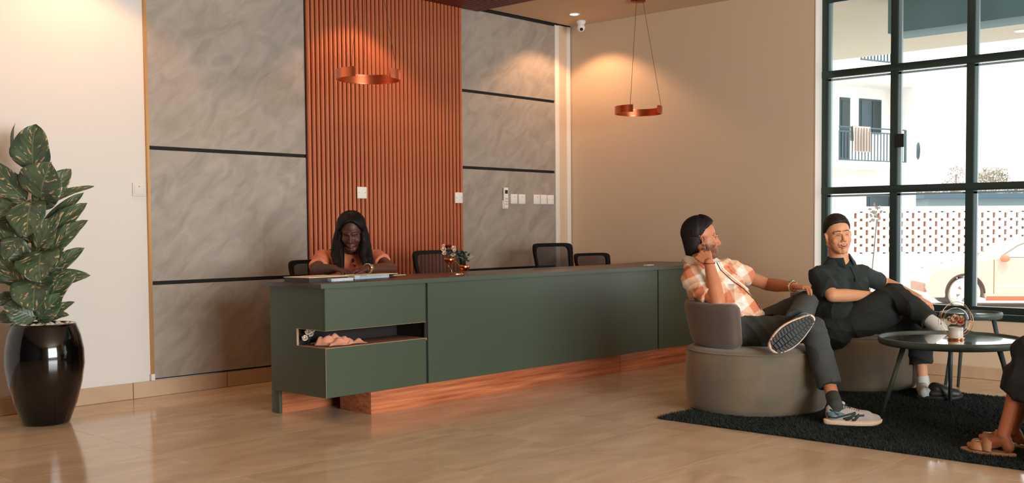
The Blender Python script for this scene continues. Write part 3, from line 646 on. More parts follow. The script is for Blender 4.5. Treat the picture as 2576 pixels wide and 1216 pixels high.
# ------------------------------------------------------------------ people
skin_m = attr_mat('skin', .5, .4, bump=(220, .08))
class Head:
    """local frame: F face direction, L the person's left, U up; origin between the ears"""
    def __init__(s, c, F, U, k=1.):
        s.c = Vector(c); s.F = F.normalized(); s.L = U.cross(s.F).normalized(); s.U = s.F.cross(s.L); s.k = k
        s.E = [((-.014, 0, .035), (.096, .0765, .086)), ((.024, 0, -.026), (.069, .0635, .087))]
    def p(s, x, y, z): return s.c+(s.F*x+s.L*y+s.U*z)*s.k
    def el(s, b, c, r, seg=24, rg=16): b.ell(s.p(*c), tuple(q*s.k for q in r), s.F, s.L, s.U, seg, rg)
    def build(s, b, smile=0., fat=1.):
        for c, r in s.E: s.el(b, c, (r[0], r[1]*(fat if c[0] > 0 else 1), r[2]), 32, 22)
        k = s.k
        for g in (-1, 1):
            b.cap(s.p(-.012, g*.053*fat, -.045), .022*k, s.p(.062, g*.016, -.097), .019*k)
            s.el(b, (.056, g*.037*fat, -.030), (.025, .024, .024))
            b.cap(s.p(.070, g*.040, .022), .012*k, s.p(.084, g*.012, .020), .012*k)
            # ear: rim and lobe
            for t in range(7):
                a0 = -1.9+t*.62; a1 = a0+.62
                b.cap(s.p(-.006+.013*math.cos(a0), g*(.079+.004*(t > 2)), -.002+.025*math.sin(a0)), .0052*k, s.p(-.006+.013*math.cos(a1), g*(.079+.004*(t > 1)), -.002+.025*math.sin(a1)), .0052*k, 8)
            s.el(b, (.0, g*.075, -.004), (.013, .006, .024)); s.el(b, (.004, g*.0765, -.029), (.009, .006, .010))
            s.el(b, (.097, g*.0115, -.036), (.010, .0075, .0075))
        b.cap(s.p(.070, 0, -.098), .021*k, s.p(.074, 0, -.094), .018*k)
        b.cap(s.p(.086, 0, .012), .0085*k, s.p(.108, 0, -.028), .0095*k); s.el(b, (.107, 0, -.030), (.0115, .0105, .0095))
        b.cap(s.p(.080, -.018, -.060), .010*k, s.p(.080, .018, -.060), .010*k)
        sm = smile
        b.cap(s.p(.083, -.022-.006*sm, -.060+.004*sm), .0055*k, s.p(.0925, 0, -.0585-.002*sm), .0068*k); b.cap(s.p(.083, .022+.006*sm, -.060+.004*sm), .0055*k, s.p(.0925, 0, -.0585-.002*sm), .0068*k)
        b.cap(s.p(.081, -.019-.004*sm, -.066-.001*sm), .0055*k, s.p(.090, 0, -.0710-.006*sm), .0075*k); b.cap(s.p(.081, .019+.004*sm, -.066-.001*sm), .0055*k, s.p(.090, 0, -.0710-.006*sm), .0075*k)
    def local(s, co):
        d = (co-np.array(s.c))/s.k; return np.stack([d@np.array(s.F), d@np.array(s.L), d@np.array(s.U)], 1)
    def sockets(s, co, smile=0.):
        l = s.local(co); g = np.zeros(len(co))
        for sg in (-1, 1):
            g += .0085*np.exp(-((l[:, 1]-sg*.031)/.015)**2-((l[:, 2]-.004)/.010)**2)*(l[:, 0] > .03)
            g += .003*np.exp(-((l[:, 1]-sg*.012)/.004)**2-((l[:, 2]+.042)/.003)**2)*(l[:, 0] > .08)
            g += smile*.003*np.exp(-((np.abs(l[:, 1]-sg*(.036-.3*(l[:, 2]+.05))))/.004)**2-((l[:, 2]+.050)/.02)**2)*(l[:, 0] > .05)
        g += .0035*np.exp(-(l[:, 1]/.017)**2-((l[:, 2]+.083)/.005)**2)*(l[:, 0] > .06)
        g += .0045*np.exp(-(l[:, 1]/(.017+.004*smile))**2-((l[:, 2]+.0645)/.0028)**2)*(l[:, 0] > .07)
        return co-np.outer(g, np.array(s.F))*s.k
    def tint(s, co, base, lip, beard=None, stub=.0):
        l = s.local(co); n = len(co); c = np.tile(np.array(lin(base)), (n, 1)); near = (l[:, 0]**2+l[:, 1]**2+l[:, 2]**2) < .17**2
        m = np.exp(-((l[:, 1])/.024)**4-((l[:, 2]+.065)/.0115)**4)*(l[:, 0] > .075)*near
        c = c*(1-m[:, None])+np.array(lin(lip))*m[:, None]
        ck = .14*np.exp(-((np.abs(l[:, 1])-.045)/.016)**2-((l[:, 2]+.03)/.02)**2)*(l[:, 0] > .03)*near
        c = c*(1-ck[:, None])+np.array(lin((min(255, base[0]+14), int(base[1]*.86), int(base[2]*.84))))*ck[:, None]
        if beard is not None:
            j = 1/(1+np.exp((l[:, 2]+.046+.5*np.clip(.06-l[:, 0], 0, .1)*0-.02*(np.abs(l[:, 1]) > .05))/.006)); j *= (l[:, 2] > -.13)*(l[:, 0] > -.012)*near
            sb_ = 1/(1+np.exp(-(.014-np.abs(l[:, 0]-.010))/.004))*(np.abs(l[:, 1]) > .05)*(l[:, 2] < .02)*near*.6
            mu = np.exp(-(l[:, 1]/.026)**4-((l[:, 2]+.050)/.0075)**4)*(l[:, 0] > .07)*near
            j = np.maximum(np.maximum(j, sb_), mu)*(1-m)*stub
            c = c*(1-j[:, None])+np.array(lin(beard))*j[:, None]
        return c
    def front(s, bvh, y, z):
        o = s.p(.2, y, z); r = bvh.ray_cast(o, -s.F, .3); return (r[0], r[1]) if r[0] is not None else (s.p(.09, y, z), s.F)
    def hair(s, name, thick, line, m, parent, extra=None, nz=44, na=72, fac=1.):
        """thick(phi,z)->thickness, line(phi)->hairline height; phi 0 front, pi back; star-shaped shell round the skull"""
        c0 = np.array((-.012, 0, .03)); vs = []; rad = []
        for i in range(nz+1):
            th = PI*i/nz
            for j in range(na):
                a = 2*PI*j/na; d = np.array((math.sin(th)*math.cos(a), math.sin(th)*math.sin(a), math.cos(th))); R = 0
                for c, r in s.E:
                    q = (c0-np.array(c))/np.array(r); e = d/np.array(r); A = e@e; Bq = q@e; Cq = q@q-1; D = Bq*Bq-A*Cq
                    if D > 0: R = max(R, (-Bq+math.sqrt(D))/A)
                phi = abs(math.atan2(d[1], d[0])); ms = min(1, max(0, (d[2]-line(phi))/.10)); ms = ms*ms*(3-2*ms)
                vs.append(s.p(*(c0+d*(R+thick(phi, d[2], d)*ms-.014*(1-ms)))))
        b = B(); fs = []
        for i in range(nz):
            for j in range(na): k = (j+1) % na; fs.append((i*na+j, (i+1)*na+j, (i+1)*na+k, i*na+k))
        b.add(vs, fs)
        if extra: extra(b)
        return b.obj(name, m, parent, True)
    def features(s, body, parent, brow, open_=.5, iris=(40, 24, 16), smile=0., look=0., bh=0.):
        me = body.data; off = wloc(parent)
        bvh = BVHTree.FromPolygons([v.co+off for v in me.vertices], [p.vertices[:] for p in me.polygons]); k = s.k
        wm = mat('eye_white', (206, 196, 186), .3); im = mat('iris_%d' % iris[0], iris, .2); lm = mat('lash_dark', (20, 13, 10), .6)
        for g in (-1, 1):
            c, n = s.front(bvh, g*.031, .003)
            if open_ > .2:
                e = B(); e.ell(c-s.F*.004*k, (.0075*k, .0125*k, .0062*k*open_*1.5), s.F, s.L, s.U, 16, 10); eo = e.obj('eye', wm, parent, True)
                B().ell(c+s.F*.0018*k+s.L*look*k, (.003*k, .0052*k, .0050*k*min(1, open_*1.6)), s.F, s.L, s.U, 12, 8).obj('iris', im, eo, True)
            pts = []
            for i in range(7):
                u = i/6; y = g*(.017+.029*u); z = .003+(.0062*open_+ (.0035 if smile else .001))*math.sin(PI*u)-.002*u-(0 if open_ > .2 else .003)
                q, n = s.front(bvh, y, z); pts.append(q+s.F*.0012*k)
            B().tube(pts, [.0006, .0012, .0016, .0018, .0016, .0013, .0006], 6).obj('eyelashes', lm, parent, True)
            pts = []
            for i in range(8):
                u = i/7; y = g*(.012+.040*u); z = .0235+bh+.0055*math.sin(PI*min(1, u*1.05))-.003*u
                q, n = s.front(bvh, y, z); pts.append(q+s.F*.0004*k)
            B().tube(pts, [.0016, .0026, .003, .003, .0028, .0024, .0018, .0008], 6).obj('eyebrow', brow, parent, True)
        if smile:
            ms = []; 
            for i in range(9):
                u = -1+2*i/8; q, n = s.front(bvh, u*.021, -.0635+.0045*u*u); ms.append(q+s.F*.0004)
            B().tube(ms, [.0015, .0035, .0048, .0055, .006, .0055, .0048, .0035, .0015], 8, flat=(1, .6)).obj('open_mouth', mat('mouth_dark', (70, 22, 18), .5), parent, True)
            B().tube([p_+s.F*.0022+s.U*.0012 for p_ in ms[1:-1]], [.001, .0026, .0032, .0034, .0032, .0026, .001], 8, flat=(1, .5)).obj('teeth', mat('teeth', (232, 222, 206), .3), parent, True)
        return bvh
def make_hand(b, Wp, D, N, T, k=1., curl=(.3, .5, .4), spread=.06, thumb=(.75, .55, .25), curls=None):
    """Wp wrist, D towards the fingers, N out of the palm, T towards the thumb"""
    D = D.normalized(); N = (N-D*N.dot(D)).normalized(); T = (T-D*T.dot(D)-N*T.dot(N)).normalized(); L = [.068, .077, .071, .056]
    for i in range(4):
        o = .031-.0212*i; base = Wp+(D*(.087-.004*abs(i-1))+T*o)*k
        b.cap(Wp+(T*(.016-.011*i)+D*.008)*k, .0155*k, base, .0120*k, 12)
        if i < 3: b.cap(Wp+(D*.03+T*(.010-.013*i))*k, .0145*k, base-T*.009*k-D*.010*k, .0105*k, 12)
        d = (D+T*(spread*(1.5-i))).normalized(); n = (N-d*N.dot(d)).normalized(); p = base; r = .0090
        for f, a in zip((.46, .30, .24), (curls[i] if curls else curl)):
            d, n = d*math.cos(a)+n*math.sin(a), n*math.cos(a)-d*math.sin(a)
            q = p+d*(L[i]*f*k); b.cap(p, r*k, q, (r-.0007)*k, 10); p = q; r -= .0007
    p0 = Wp+(D*.016+T*.020)*k; d1 = (D*thumb[0]+T*thumb[1]+N*thumb[2]).normalized(); p1 = p0+d1*.042*k
    b.cap(p0, .0155*k, p1, .0125*k, 12); d2 = (d1+D*.45).normalized(); p2 = p1+d2*.031*k; b.cap(p1, .012*k, p2, .0098*k, 12); d3 = (d2+D*.25).normalized(); b.cap(p2, .0098*k, p2+d3*.024*k, .0082*k, 12)
def limb(b, pts, rs, seg=18):
    for i in range(len(pts)-1): b.cap(pts[i], rs[i], pts[i+1], rs[i+1], seg)
def sleeve(b, p0, r0, p1, r1, seg=24):
    b.ell(p0, r0); b.cyl(p0, p1, r0, r1, seg)
def sole_outline(L, w, n=28):
    pts = []
    for i in range(n):
        a = 2*PI*i/n; x = -math.cos(a); u = (x+1)/2; hw = w/2*(.74+.26*u+.12*math.sin(PI*(u*1.6-.45)))*abs(math.sin(a))**.75
        pts.append((L*u, math.copysign(hw, math.sin(a))))
    return pts
def shoe(parent, heel, toe, upv, L=.30, w=.108, kind='sneaker', mats=None, side=1):
    """heel: point on the ground at the back of the sole"""
    X = (toe-heel).normalized(); Y = upv.cross(X).normalized(); Zs = X.cross(Y); P = lambda x, y, z: heel+X*x+Y*y+Zs*z
    sm, um, am, lm = mats
    o = sole_outline(L, w)
    rings = []
    for (z, k, lift) in ((0, .97, 0), (.005, 1.0, 0), (.017, 1.02, 0), (.021, .98, 0)):
        rings.append([P(L/2+(x-L/2)*k, y*k, z+.012*max(0, (x/L-.8)/.2)**2+(.010*max(0, 1-x/(L*.35)) if z > .01 and kind == 'sneaker' else 0)) for x, y in o])
    root = B().rings(rings).obj('shoe', um if False else sm, parent, True, label=None)
    root.name = 'shoe'
    b = B()
    if kind == 'sneaker':
        b.cap(P(.045, 0, .055), .037, P(.040, 0, .080), .030); b.cap(P(.05, 0, .05), .040, P(.14, 0, .05), .040); b.cap(P(.12, 0, .07), .030, P(.20, 0, .045), .032); b.cap(P(.14, 0, .045), .041, P(.225, 0, .038), .040); b.cap(P(.23, .004, .034), .036, P(.278, 0, .030), .027)
    else:
        b.cap(P(.115, 0, .062), .044, P(.17, 0, .045), .042); b.cap(P(.16, 0, .042), .042, P(.24, 0, .032), .034); b.cap(P(.09, .022, .035), .022, P(.2, .018, .035), .026); b.cap(P(.09, -.022, .035), .022, P(.2, -.018, .035), .026)
    def sq(me, co, no):
        d = co-np.array(heel); z = d@np.array(Zs); zz_ = np.where(z < .02, .02, z); return co+np.outer(zz_-z, np.array(Zs))
    up_ = blob('upper', b, um, root, .0045, 5, .5, sq)
    if kind == 'sneaker':
        off = wloc(root); bv = BVHTree.FromPolygons([v.co+off for v in up_.data.vertices], [p.vertices[:] for p in up_.data.polygons])
        def S_(x, h, sd):       # point on the upper from the side
            r = bv.ray_cast(P(x, sd*.12, h), -Y*sd, .2); return (r[0]+Y*sd*.0015) if r[0] is not None else P(x, sd*.035, h)
        for sd in (1, -1):
            for poly, nm, mm in (([(.165, .068), (.130, .034), (.112, .030)], 'side_stripe', am), ([(.185, .060), (.160, .032), (.146, .030)], 'side_stripe', am), ([(.02, .045), (.06, .042), (.12, .058), (.165, .070)], 'side_band', am), ([(.03, .085), (.06, .062), (.075, .060)], 'side_band', am), ([(.10, .036), (.15, .052), (.21, .056)], 'side_band', am)):
                pts = []
                for i in range(len(poly)-1):
                    for q in range(4): u = q/4; pts.append(S_(poly[i][0]*(1-u)+poly[i+1][0]*u, poly[i][1]*(1-u)+poly[i+1][1]*u, sd))
                pts.append(S_(*poly[-1], sd)); B().tube(pts, .0085 if nm == 'side_stripe' else .0055, 8, flat=(1, .35)).obj(nm, mm, root, True)
            pts = [S_(.012+.09*q/8, .055+.010*math.sin(q*.4), sd) for q in range(9)]; B().tube(pts, .011, 8, flat=(1.0, .10)).obj('heel_patch', mat('blue_mesh_fabric', (86, 122, 138), .7), root, True)
        B().cap(P(.085, 0, .085), .018, P(.100, 0, .112), .014).obj('tongue', mat('pale_grey_mesh', (188, 184, 178), .7), root, True)
        def T_(x, y):
            r = bv.ray_cast(P(x, y, .2), -Zs, .3); return (r[0]+Zs*.003) if r[0] is not None else P(x, y, .08)
        B().tube([T_(.10+.012*i, .020*(-1 if i % 2 else 1)) for i in range(8)], .0028, 6).tube([T_(.10+.012*i, .020*(1 if i % 2 else -1)) for i in range(8)], .0028, 6).obj('laces', lm, root, True, label='dark laces')
        B().tube([T_(.102, .0)+Zs*.004, T_(.085, .0)+Zs*.022+Y*.02, T_(.13, .02)+Zs*.012, T_(.104, 0)+Zs*.006, T_(.10, -.01)+Zs*.02-Y*.02, T_(.14, -.025)+Zs*.01], .0022, 6).obj('lace_bow', am, root, True)
        B().box(-.1, -.09, 0, .001, 0, .001) if False else None
        B().ell(P(L-.012, 0, .024), (.010, .026, .010), X, Y, Zs, 12, 8).obj('toe_bumper', am, root, True)
        # tread blocks on the outsole
        tb_ = B()
        for i in range(14):
            x = .02+i*.0195
            for j in (-1, 0, 1):
                u = x/L; hw = w/2*(.74+.26*u+.12*math.sin(PI*(u*1.6-.45)))*min(1, math.sqrt(max(.05, 1-abs(2*u-1)**4)))*.9
                tb_.obox(P(x+.004*abs(j), j*hw*.62, -.001+.012*max(0, (x/L-.8)/.2)**2), (X+Y*.25*j).normalized(), (Y-X*.25*j).normalized(), Zs, .0072, hw*.27, .003)
        tb_.obj('tread', mat('dark_rubber', (52, 54, 52), .7), root)
        B().rings([[P(L/2+(x-L/2)*.93, y*.9, z+.012*max(0, (x/L-.8)/.2)**2) for x, y in o] for z in (-.0008, .003)]).obj('outsole', mat('dark_outsole', (32, 34, 33), .7), root)
    return root
def watch(parent, c, axis, r, face_n, strap, facem, label):
    ax = axis.normalized(); x = (face_n-ax*face_n.dot(ax)).normalized(); y = ax.cross(x)
    o = B().rings([[c+ax*s_+x*(rr*math.cos(2*PI*j/24))+y*(rr*math.sin(2*PI*j/24)) for j in range(24)] for s_, rr in ((-.009, r), (-.008, r+.003), (.008, r+.003), (.009, r))], caps=(False, False)).obj('wrist_watch', strap, parent, True, label=label)
    for k in range(16):
        a = 2*PI*k/16; d = x*math.cos(a)+y*math.sin(a); B().obox(c+d*(r+.003), ax, y*math.cos(a)-x*math.sin(a), d, .009, .0042, .0015).obj('strap_link', strap, o)
    B().cyl(c+x*(r+.002), c+x*(r+.009), .016, .015, 20).obj('watch_case', facem, o, True)

hair_m = mat('black_hair', (20, 15, 13), .62, spec=.25, bump=(160, .25), stretch=(1, 1, .2)); hair_b = mat('dark_brown_hair', (32, 24, 20), .55, spec=.3, bump=(160, .25), stretch=(1, 1, .2)); brow_m = mat('brow', (34, 22, 17), .7)
steel = mat('steel', (200, 196, 190), .25, .9); goldl = mat('two_tone_strap', (206, 178, 136), .3, .8)

# ================================================================== man in the checked shirt
HC1 = J(1764, 602, 6.45)
m1 = thing('person', (5.60, 3.40, 0), 'man in a peach and cream checked shirt sitting with ankle on knee, hand behind ear', 'person')
h1 = Head(HC1, R_*1.0+A_*.04+Z_*.02, Z_*1.0-R_*.05, 1.03)
D1 = 6.45
sh_r, sh_l = J(1742, 703, 6.38), J(1842, 682, 6.63); el_r = J(1806, 762, 6.20); wr_r = J(1784, 662, 6.27)
el_l = J(1930, 716, 6.84); wr_l = J(1996, 722, 6.55); nb1 = J(1755, 668, 6.47)
hp_r, hp_l = J(1868, 838, 6.36), J(1892, 834, 6.62); kn_r, an_r = J(2046, 828, 6.14), J(2098, 1010, 5.95); kn_l, an_l = J(2028, 762, 6.52), J(2004, 818, 6.06)
b = B(); h1.build(b, 0, 1.06)
limb(b, [h1.p(-.030, 0, -.05), h1.p(-.035, 0, -.09), nb1], [.056, .058, .064]); limb(b, [nb1, J(1800, 740, 6.5), J(1875, 835, 6.5)], [.06, .05, .05])
limb(b, [sh_r, el_r], [.045, .043]); limb(b, [el_r, el_r.lerp(wr_r, .4), wr_r], [.044, .045, .029]); limb(b, [nb1, sh_r], [.05, .045]); limb(b, [nb1, sh_l], [.05, .045])
limb(b, [sh_l, el_l, el_l.lerp(wr_l, .35), wr_l], [.045, .040, .043, .028])
make_hand(b, wr_r, (J(1752, 628, 6.33)-wr_r), (h1.L*1+A_*1.0), (R_*.3+Z_*.9), curl=(.9, 1.1, .6), thumb=(.8, .5, .1))
make_hand(b, wr_l, (J(2046, 724, 6.46)-wr_l), (-Z_*1.0-R_*.1), (-A_*1.0-Z_*.2), curl=(.45, .65, .35), thumb=(.8, .55, .1), curls=((.45, .6, .3), (.5, .65, .35), (.55, .7, .35), (.6, .7, .4)))
limb(b, [hp_r, kn_r, an_r, an_r-Z_*.05], [.05, .04, .037, .036]); limb(b, [hp_l, kn_l, an_l, J(2022, 822, 6.04)], [.05, .04, .036, .034])
def post1(me, co, no):
    co = h1.sockets(co); set_tint(me, h1.tint(co, (186, 118, 82), (156, 84, 66), (58, 36, 26), .74)); return co
body1 = blob('body', b, skin_m, m1, .0031, 4, .5, post1)
h1.features(body1, m1, brow_m, .5)
def hl1(p):
    xs = [0, .6, .9, 1.2, 1.45, 1.75, 2.3, 3.2]; ys = [.56, .54, .42, .30, -.12, -.20, -.80, -.98]; return float(np.interp(p, xs, ys))
h1.hair('hair', lambda p, z, d: .004+.010*max(0, z)+(.012*max(0, math.cos(p))*max(0, z) if p < 1.2 else 0)+(.006 if p > 1.8 and z > -.2 else 0)+.0015*math.sin(d[0]*60+d[1]*50), hl1, hair_m, m1, lambda b_: (b_.cap(h1.p(-.040, 0, .012), .079, h1.p(-.040, 0, -.085), .056, 28)))
# checked shirt
def check(U, Rr):
    m = bpy.data.materials.new('checked_cotton'); m.use_nodes = True; nt = m.node_tree; L = nt.links.new; bs = nt.nodes['Principled BSDF']; bs.inputs['Roughness'].default_value = .8
    tc = nt.nodes.new('ShaderNodeTexCoord'); cols = []
    nz = nt.nodes.new('ShaderNodeTexNoise'); nz.inputs['Scale'].default_value = 7; L(tc.outputs['Object'], nz.inputs[0])
    for ax, fq in ((U, 16.), (Rr, 16.)):
        d = nt.nodes.new('ShaderNodeVectorMath'); d.operation = 'DOT_PRODUCT'; L(tc.outputs['Object'], d.inputs[0]); d.inputs[1].default_value = ax
        ad = nt.nodes.new('ShaderNodeMath'); ad.operation = 'MULTIPLY_ADD'; L(nz.outputs[0], ad.inputs[0]); ad.inputs[1].default_value = .035; L(d.outputs['Value'], ad.inputs[2])
        mu = nt.nodes.new('ShaderNodeMath'); mu.operation = 'MULTIPLY'; mu.inputs[1].default_value = fq; L(ad.outputs[0], mu.inputs[0])
        pp = nt.nodes.new('ShaderNodeMath'); pp.operation = 'PINGPONG'; pp.inputs[1].default_value = 1; L(mu.outputs[0], pp.inputs[0])
        ss = nt.nodes.new('ShaderNodeMapRange'); ss.interpolation_type = 'SMOOTHSTEP'; ss.inputs['From Min'].default_value = .42; ss.inputs['From Max'].default_value = .58; L(pp.outputs[0], ss.inputs[0]); cols.append(ss)
    av = nt.nodes.new('ShaderNodeMath'); av.operation = 'ADD'; L(cols[0].outputs[0], av.inputs[0]); L(cols[1].outputs[0], av.inputs[1])
    hf = nt.nodes.new('ShaderNodeMath'); hf.operation = 'MULTIPLY'; hf.inputs[1].default_value = .5; L(av.outputs[0], hf.inputs[0])
    r = nt.nodes.new('ShaderNodeValToRGB'); e = r.color_ramp.elements; e[0].position = 0; e[0].color = (*lin((236, 226, 212)), 1); e[1].position = 1; e[1].color = (*lin((216, 130, 92)), 1); q = r.color_ramp.elements.new(.5); q.color = (*lin((232, 186, 152)), 1)
    L(hf.outputs[0], r.inputs[0]); L(r.outputs[0], bs.inputs['Base Color'])
    n2 = nt.nodes.new('ShaderNodeTexNoise'); n2.inputs['Scale'].default_value = 22; L(tc.outputs['Object'], n2.inputs[0]); bp = nt.nodes.new('ShaderNodeBump'); bp.inputs['Strength'].default_value = .25; bp.inputs['Distance'].default_value = .01; L(n2.outputs[0], bp.inputs['Height']); L(bp.outputs[0], bs.inputs['Normal'])
    return m
chk = check((-.55, .05, .83) if False else tuple((Z_*.86-R_*.5)), tuple((R_*.86+Z_*.5)))
Lv = (sh_l-sh_r).normalized()
b = B()
limb(b, [J(1742, 672, 6.44), J(1800, 668, 6.56)], [.056, .052]); limb(b, [sh_r, sh_l], [.074, .066]); limb(b, [J(1748, 688, 6.40), J(1828, 672, 6.60)], [.060, .055])
limb(b, [J(1770, 715, 6.44), J(1842, 800, 6.42)], [.108, .120]); limb(b, [J(1826, 705, 6.58), J(1866, 800, 6.55)], [.10, .120]); limb(b, [J(1842, 765, 6.42), J(1876, 808, 6.44)], [.125, .125]); limb(b, [J(1870, 818, 6.48), J(1888, 822, 6.50)], [.125, .11]); limb(b, [J(1760, 720, 6.48), J(1800, 800, 6.52)], [.095, .10])
sleeve(b, sh_r, .074, sh_r.lerp(el_r, .72), .066); sleeve(b, sh_l, .070, sh_l.lerp(el_l, .44), .064)
shirt1 = blob('checked_shirt', b, chk, m1, .005, 12, .6, folds(.0055, 1., [((.3, .4, .9), 42, 1.), ((.8, -.3, .5), 36, .8), ((-.4, .9, .3), 55, .5)]))
off = wloc(m1); bvs = BVHTree.FromPolygons([v.co+off for v in shirt1.data.vertices], [p.vertices[:] for p in shirt1.data.polygons])
def onsurf(bv, px, py, lift=.002):
    d = (J(px, py, 1)-EYE).normalized(); r = bv.ray_cast(EYE, d, 20); return (r[0]+r[1]*lift, r[1]) if r[0] is not None else (None, None)
def strip(bv, pts, w, name, m, parent, lift=.003, label=None, rnd=True):
    P_ = []
    for i in range(len(pts)-1):
        for q in range(6):
            u = q/6; a, n = onsurf(bv, pts[i][0]*(1-u)+pts[i+1][0]*u, pts[i][1]*(1-u)+pts[i+1][1]*u, lift)
            if a is not None: P_.append(a)
    if len(P_) > 2: return B().tube(P_, w, 8).obj(name, m, parent, True, label=label)
strip(bvs, [(1803, 662), (1812, 680), (1840, 705), (1870, 728), (1898, 755), (1917, 786)], .0028, 'placket_edge', mat('brown_piping', (86, 48, 34), .7), m1, label='dark line of the button placket')
strip(bvs, [(1809, 660), (1820, 679), (1848, 702), (1877, 726), (1904, 751), (1924, 786)], .007, 'placket', mat('cream_cotton', (232, 222, 208), .8), m1, .001)
strip(bvs, [(1832, 672), (1842, 684), (1856, 694)], .003, 'pocket_edge', mat('peach_cotton', (214, 138, 104), .8), m1)
# collar
def collar(parent, c, ax, r, h, m, gap=.5, front=None, name='collar', lean=.012, wing=.03):
    f = (front-ax*front.dot(ax)).normalized(); s_ = ax.cross(f); rings = []; n = 30
    for i in range(n+1):
        a = gap/2+(2*PI-gap)*i/n; d = f*math.cos(a)+s_*math.sin(a); e = min(i, n-i)/n; wg = wing*max(0, 1-e*7)
        top = c+ax*(h*(1-.25*max(0, 1-e*5)))+d*r; fold = c-ax*(.006+wg)+d*(r+lean+.012)
        rings.append([c+d*(r-.003), top-d*.004, top+d*.003, fold, fold-d*.004, top-d*.001-ax*.004])
    return B().rings(rings).obj(name, m, parent, True)
ax1 = (h1.p(-.03, 0, -.06)-nb1).normalized()
collar(m1, nb1+ax1*.028, (ax1+R_*.12).normalized(), .072, .036, chk, .7, (R_*.8-A_*.7))
# trousers
trs = mat('charcoal_trousers', (62, 66, 64), .8, noise=(5, (52, 56, 55), .3), bump=(90, .15))
b = B()
limb(b, [hp_r, hp_l], [.118, .112]); limb(b, [J(1868, 828, 6.5), J(1885, 830, 6.52)], [.12, .12])
b.cap(hp_r, .108, kn_r, .076); b.cap(hp_l, .10, kn_l, .072)
b.cyl(kn_r, kn_r.lerp(an_r, .80), .075, .072, 24); b.cyl(kn_l, kn_l.lerp(an_l, .94), .074, .082, 24)
blob('trousers', b, trs, m1, .0065, 5, .5, folds(.0045, 1., [((.3, .2, .9), 38, 1.), ((.7, -.6, .3), 30, .8)]))
B().tube([J(1868, 800, 6.32), J(1905, 803, 6.34), J(1945, 796, 6.40)], .012, 8, flat=(1.4, .4)).obj('belt', mat('belt_leather', (34, 22, 18), .4), m1, True)
# socks and shoes
sk = mat('charcoal_sock', (58, 62, 60), .9, bump=(200, .1)); 
hl_ = onz(2072, 1068, .016); to_ = onz(2204, 1070, .016); hl_.z = to_.z = .018
d_ = (to_-hl_); d_.z = 0; to_ = hl_+d_.normalized()*.31
b = B(); an2 = hl_+d_.normalized()*.065; limb(b, [kn_r.lerp(an_r, .93), an2+Z_*.10, an2+Z_*.06], [.040, .040, .033]); b.obj('sock', sk, m1, True)
smats = (mat('cream_midsole', (226, 198, 170), .6), mat('grey_mesh_upper', (176, 168, 162), .7, bump=(250, .2)), mat('dark_green_overlay', (38, 52, 50), .6), mat('dark_laces', (44, 56, 58), .8))
shoe(m1, hl_, to_, Z_, .31, .112, 'sneaker', smats)
# crossed shoe: sole turned to the camera
hh = J(2030, 812, 5.965); tt_ = J(1950, 874, 5.955); Xd = (tt_-hh).normalized()
upS = (A_*1.0+Z_*.02-R_*.03); upS = (upS-Xd*upS.dot(Xd)).normalized(); hh = hh-Xd*.055
shoe(m1, hh, hh+Xd*.31, upS, .31, .140, 'sneaker', smats)
b = B(); limb(b, [an_l.lerp(kn_l, .22), an_l, hh+Xd*.07+upS*.05], [.040, .042, .040]); b.obj('sock', sk, m1, True)
# watch and bracelet
watch(m1, wr_l+(el_l-wr_l).normalized()*.010, (wr_l-el_l), .031, Z_*1-A_*.4, goldl, steel, 'gold and silver wrist watch')
B().tube([wr_r+(wr_r-el_r).normalized()*.0+(R_*math.cos(2*PI*k/20)+A_*math.sin(2*PI*k/20))*.032+Z_*(.004*math.sin(2*PI*k/20)) for k in range(20)], .0035, 6, closed=True).obj('bracelet', mat('dark_red_thread', (112, 34, 24), .7), m1, True, label='dark red thread bracelet')

# ================================================================== man in the dark polo
m2 = thing('person', (6.80, 3.36, 0), 'smiling man in a dark green-black polo and black trousers, legs crossed, by the window', 'person')
HC2 = J(2108, 594, 7.12)
h2 = Head(HC2, -A_*1.0+R_*.10+Z_*.04, Z_*1.0-R_*.10+A_*.08, 1.04)
s2r, s2l = J(2062, 697, 7.05), J(2166, 693, 7.24); e2r, w2r = J(2094, 744, 6.92), J(2188, 744, 7.02); e2l, w2l = J(2226, 713, 7.42), J(2312, 752, 7.20)
p2 = J(2125, 832, 7.15); nb2 = J(2113, 662, 7.17); k2a, a2a = J(2248, 742, 6.95), J(2345, 812, 6.74); k2b, a2b = J(2306, 806, 7.05), J(2320, 945, 7.06)
b = B(); h2.build(b, 1., 1.10)
limb(b, [h2.p(-.03, 0, -.05), h2.p(-.03, 0, -.09), nb2], [.060, .062, .068]); limb(b, [nb2, p2], [.06, .05]); limb(b, [nb2, s2r], [.05, .045]); limb(b, [nb2, s2l], [.05, .045])
limb(b, [s2r, e2r, e2r.lerp(w2r, .35), w2r], [.046, .044, .044, .029]); limb(b, [s2l, e2l, e2l.lerp(w2l, .35), w2l], [.046, .042, .043, .029])
make_hand(b, w2r, R_*.9+A_*.6-Z_*.1, A_*.5-Z_*.8, R_*.2+Z_*.8, curl=(.4, .5, .4)); make_hand(b, w2l, J(2352, 778, 7.05)-w2l, -Z_*.8-A_*.2, -A_*.8+Z_*.1, curl=(.35, .4, .3))
limb(b, [p2, k2a, a2a, J(2356, 826, 6.72)], [.05, .04, .037, .036]); limb(b, [p2, k2b, a2b, J(2322, 975, 7.06)], [.05, .04, .037, .036])
def post2(me, co, no):
    co = h2.sockets(co, 1.); set_tint(me, h2.tint(co, (222, 160, 118), (186, 98, 80))); return co
body2 = blob('body', b, skin_m, m2, .0031, 4, .5, post2)
h2.features(body2, m2, brow_m, .12, smile=1., bh=.002)
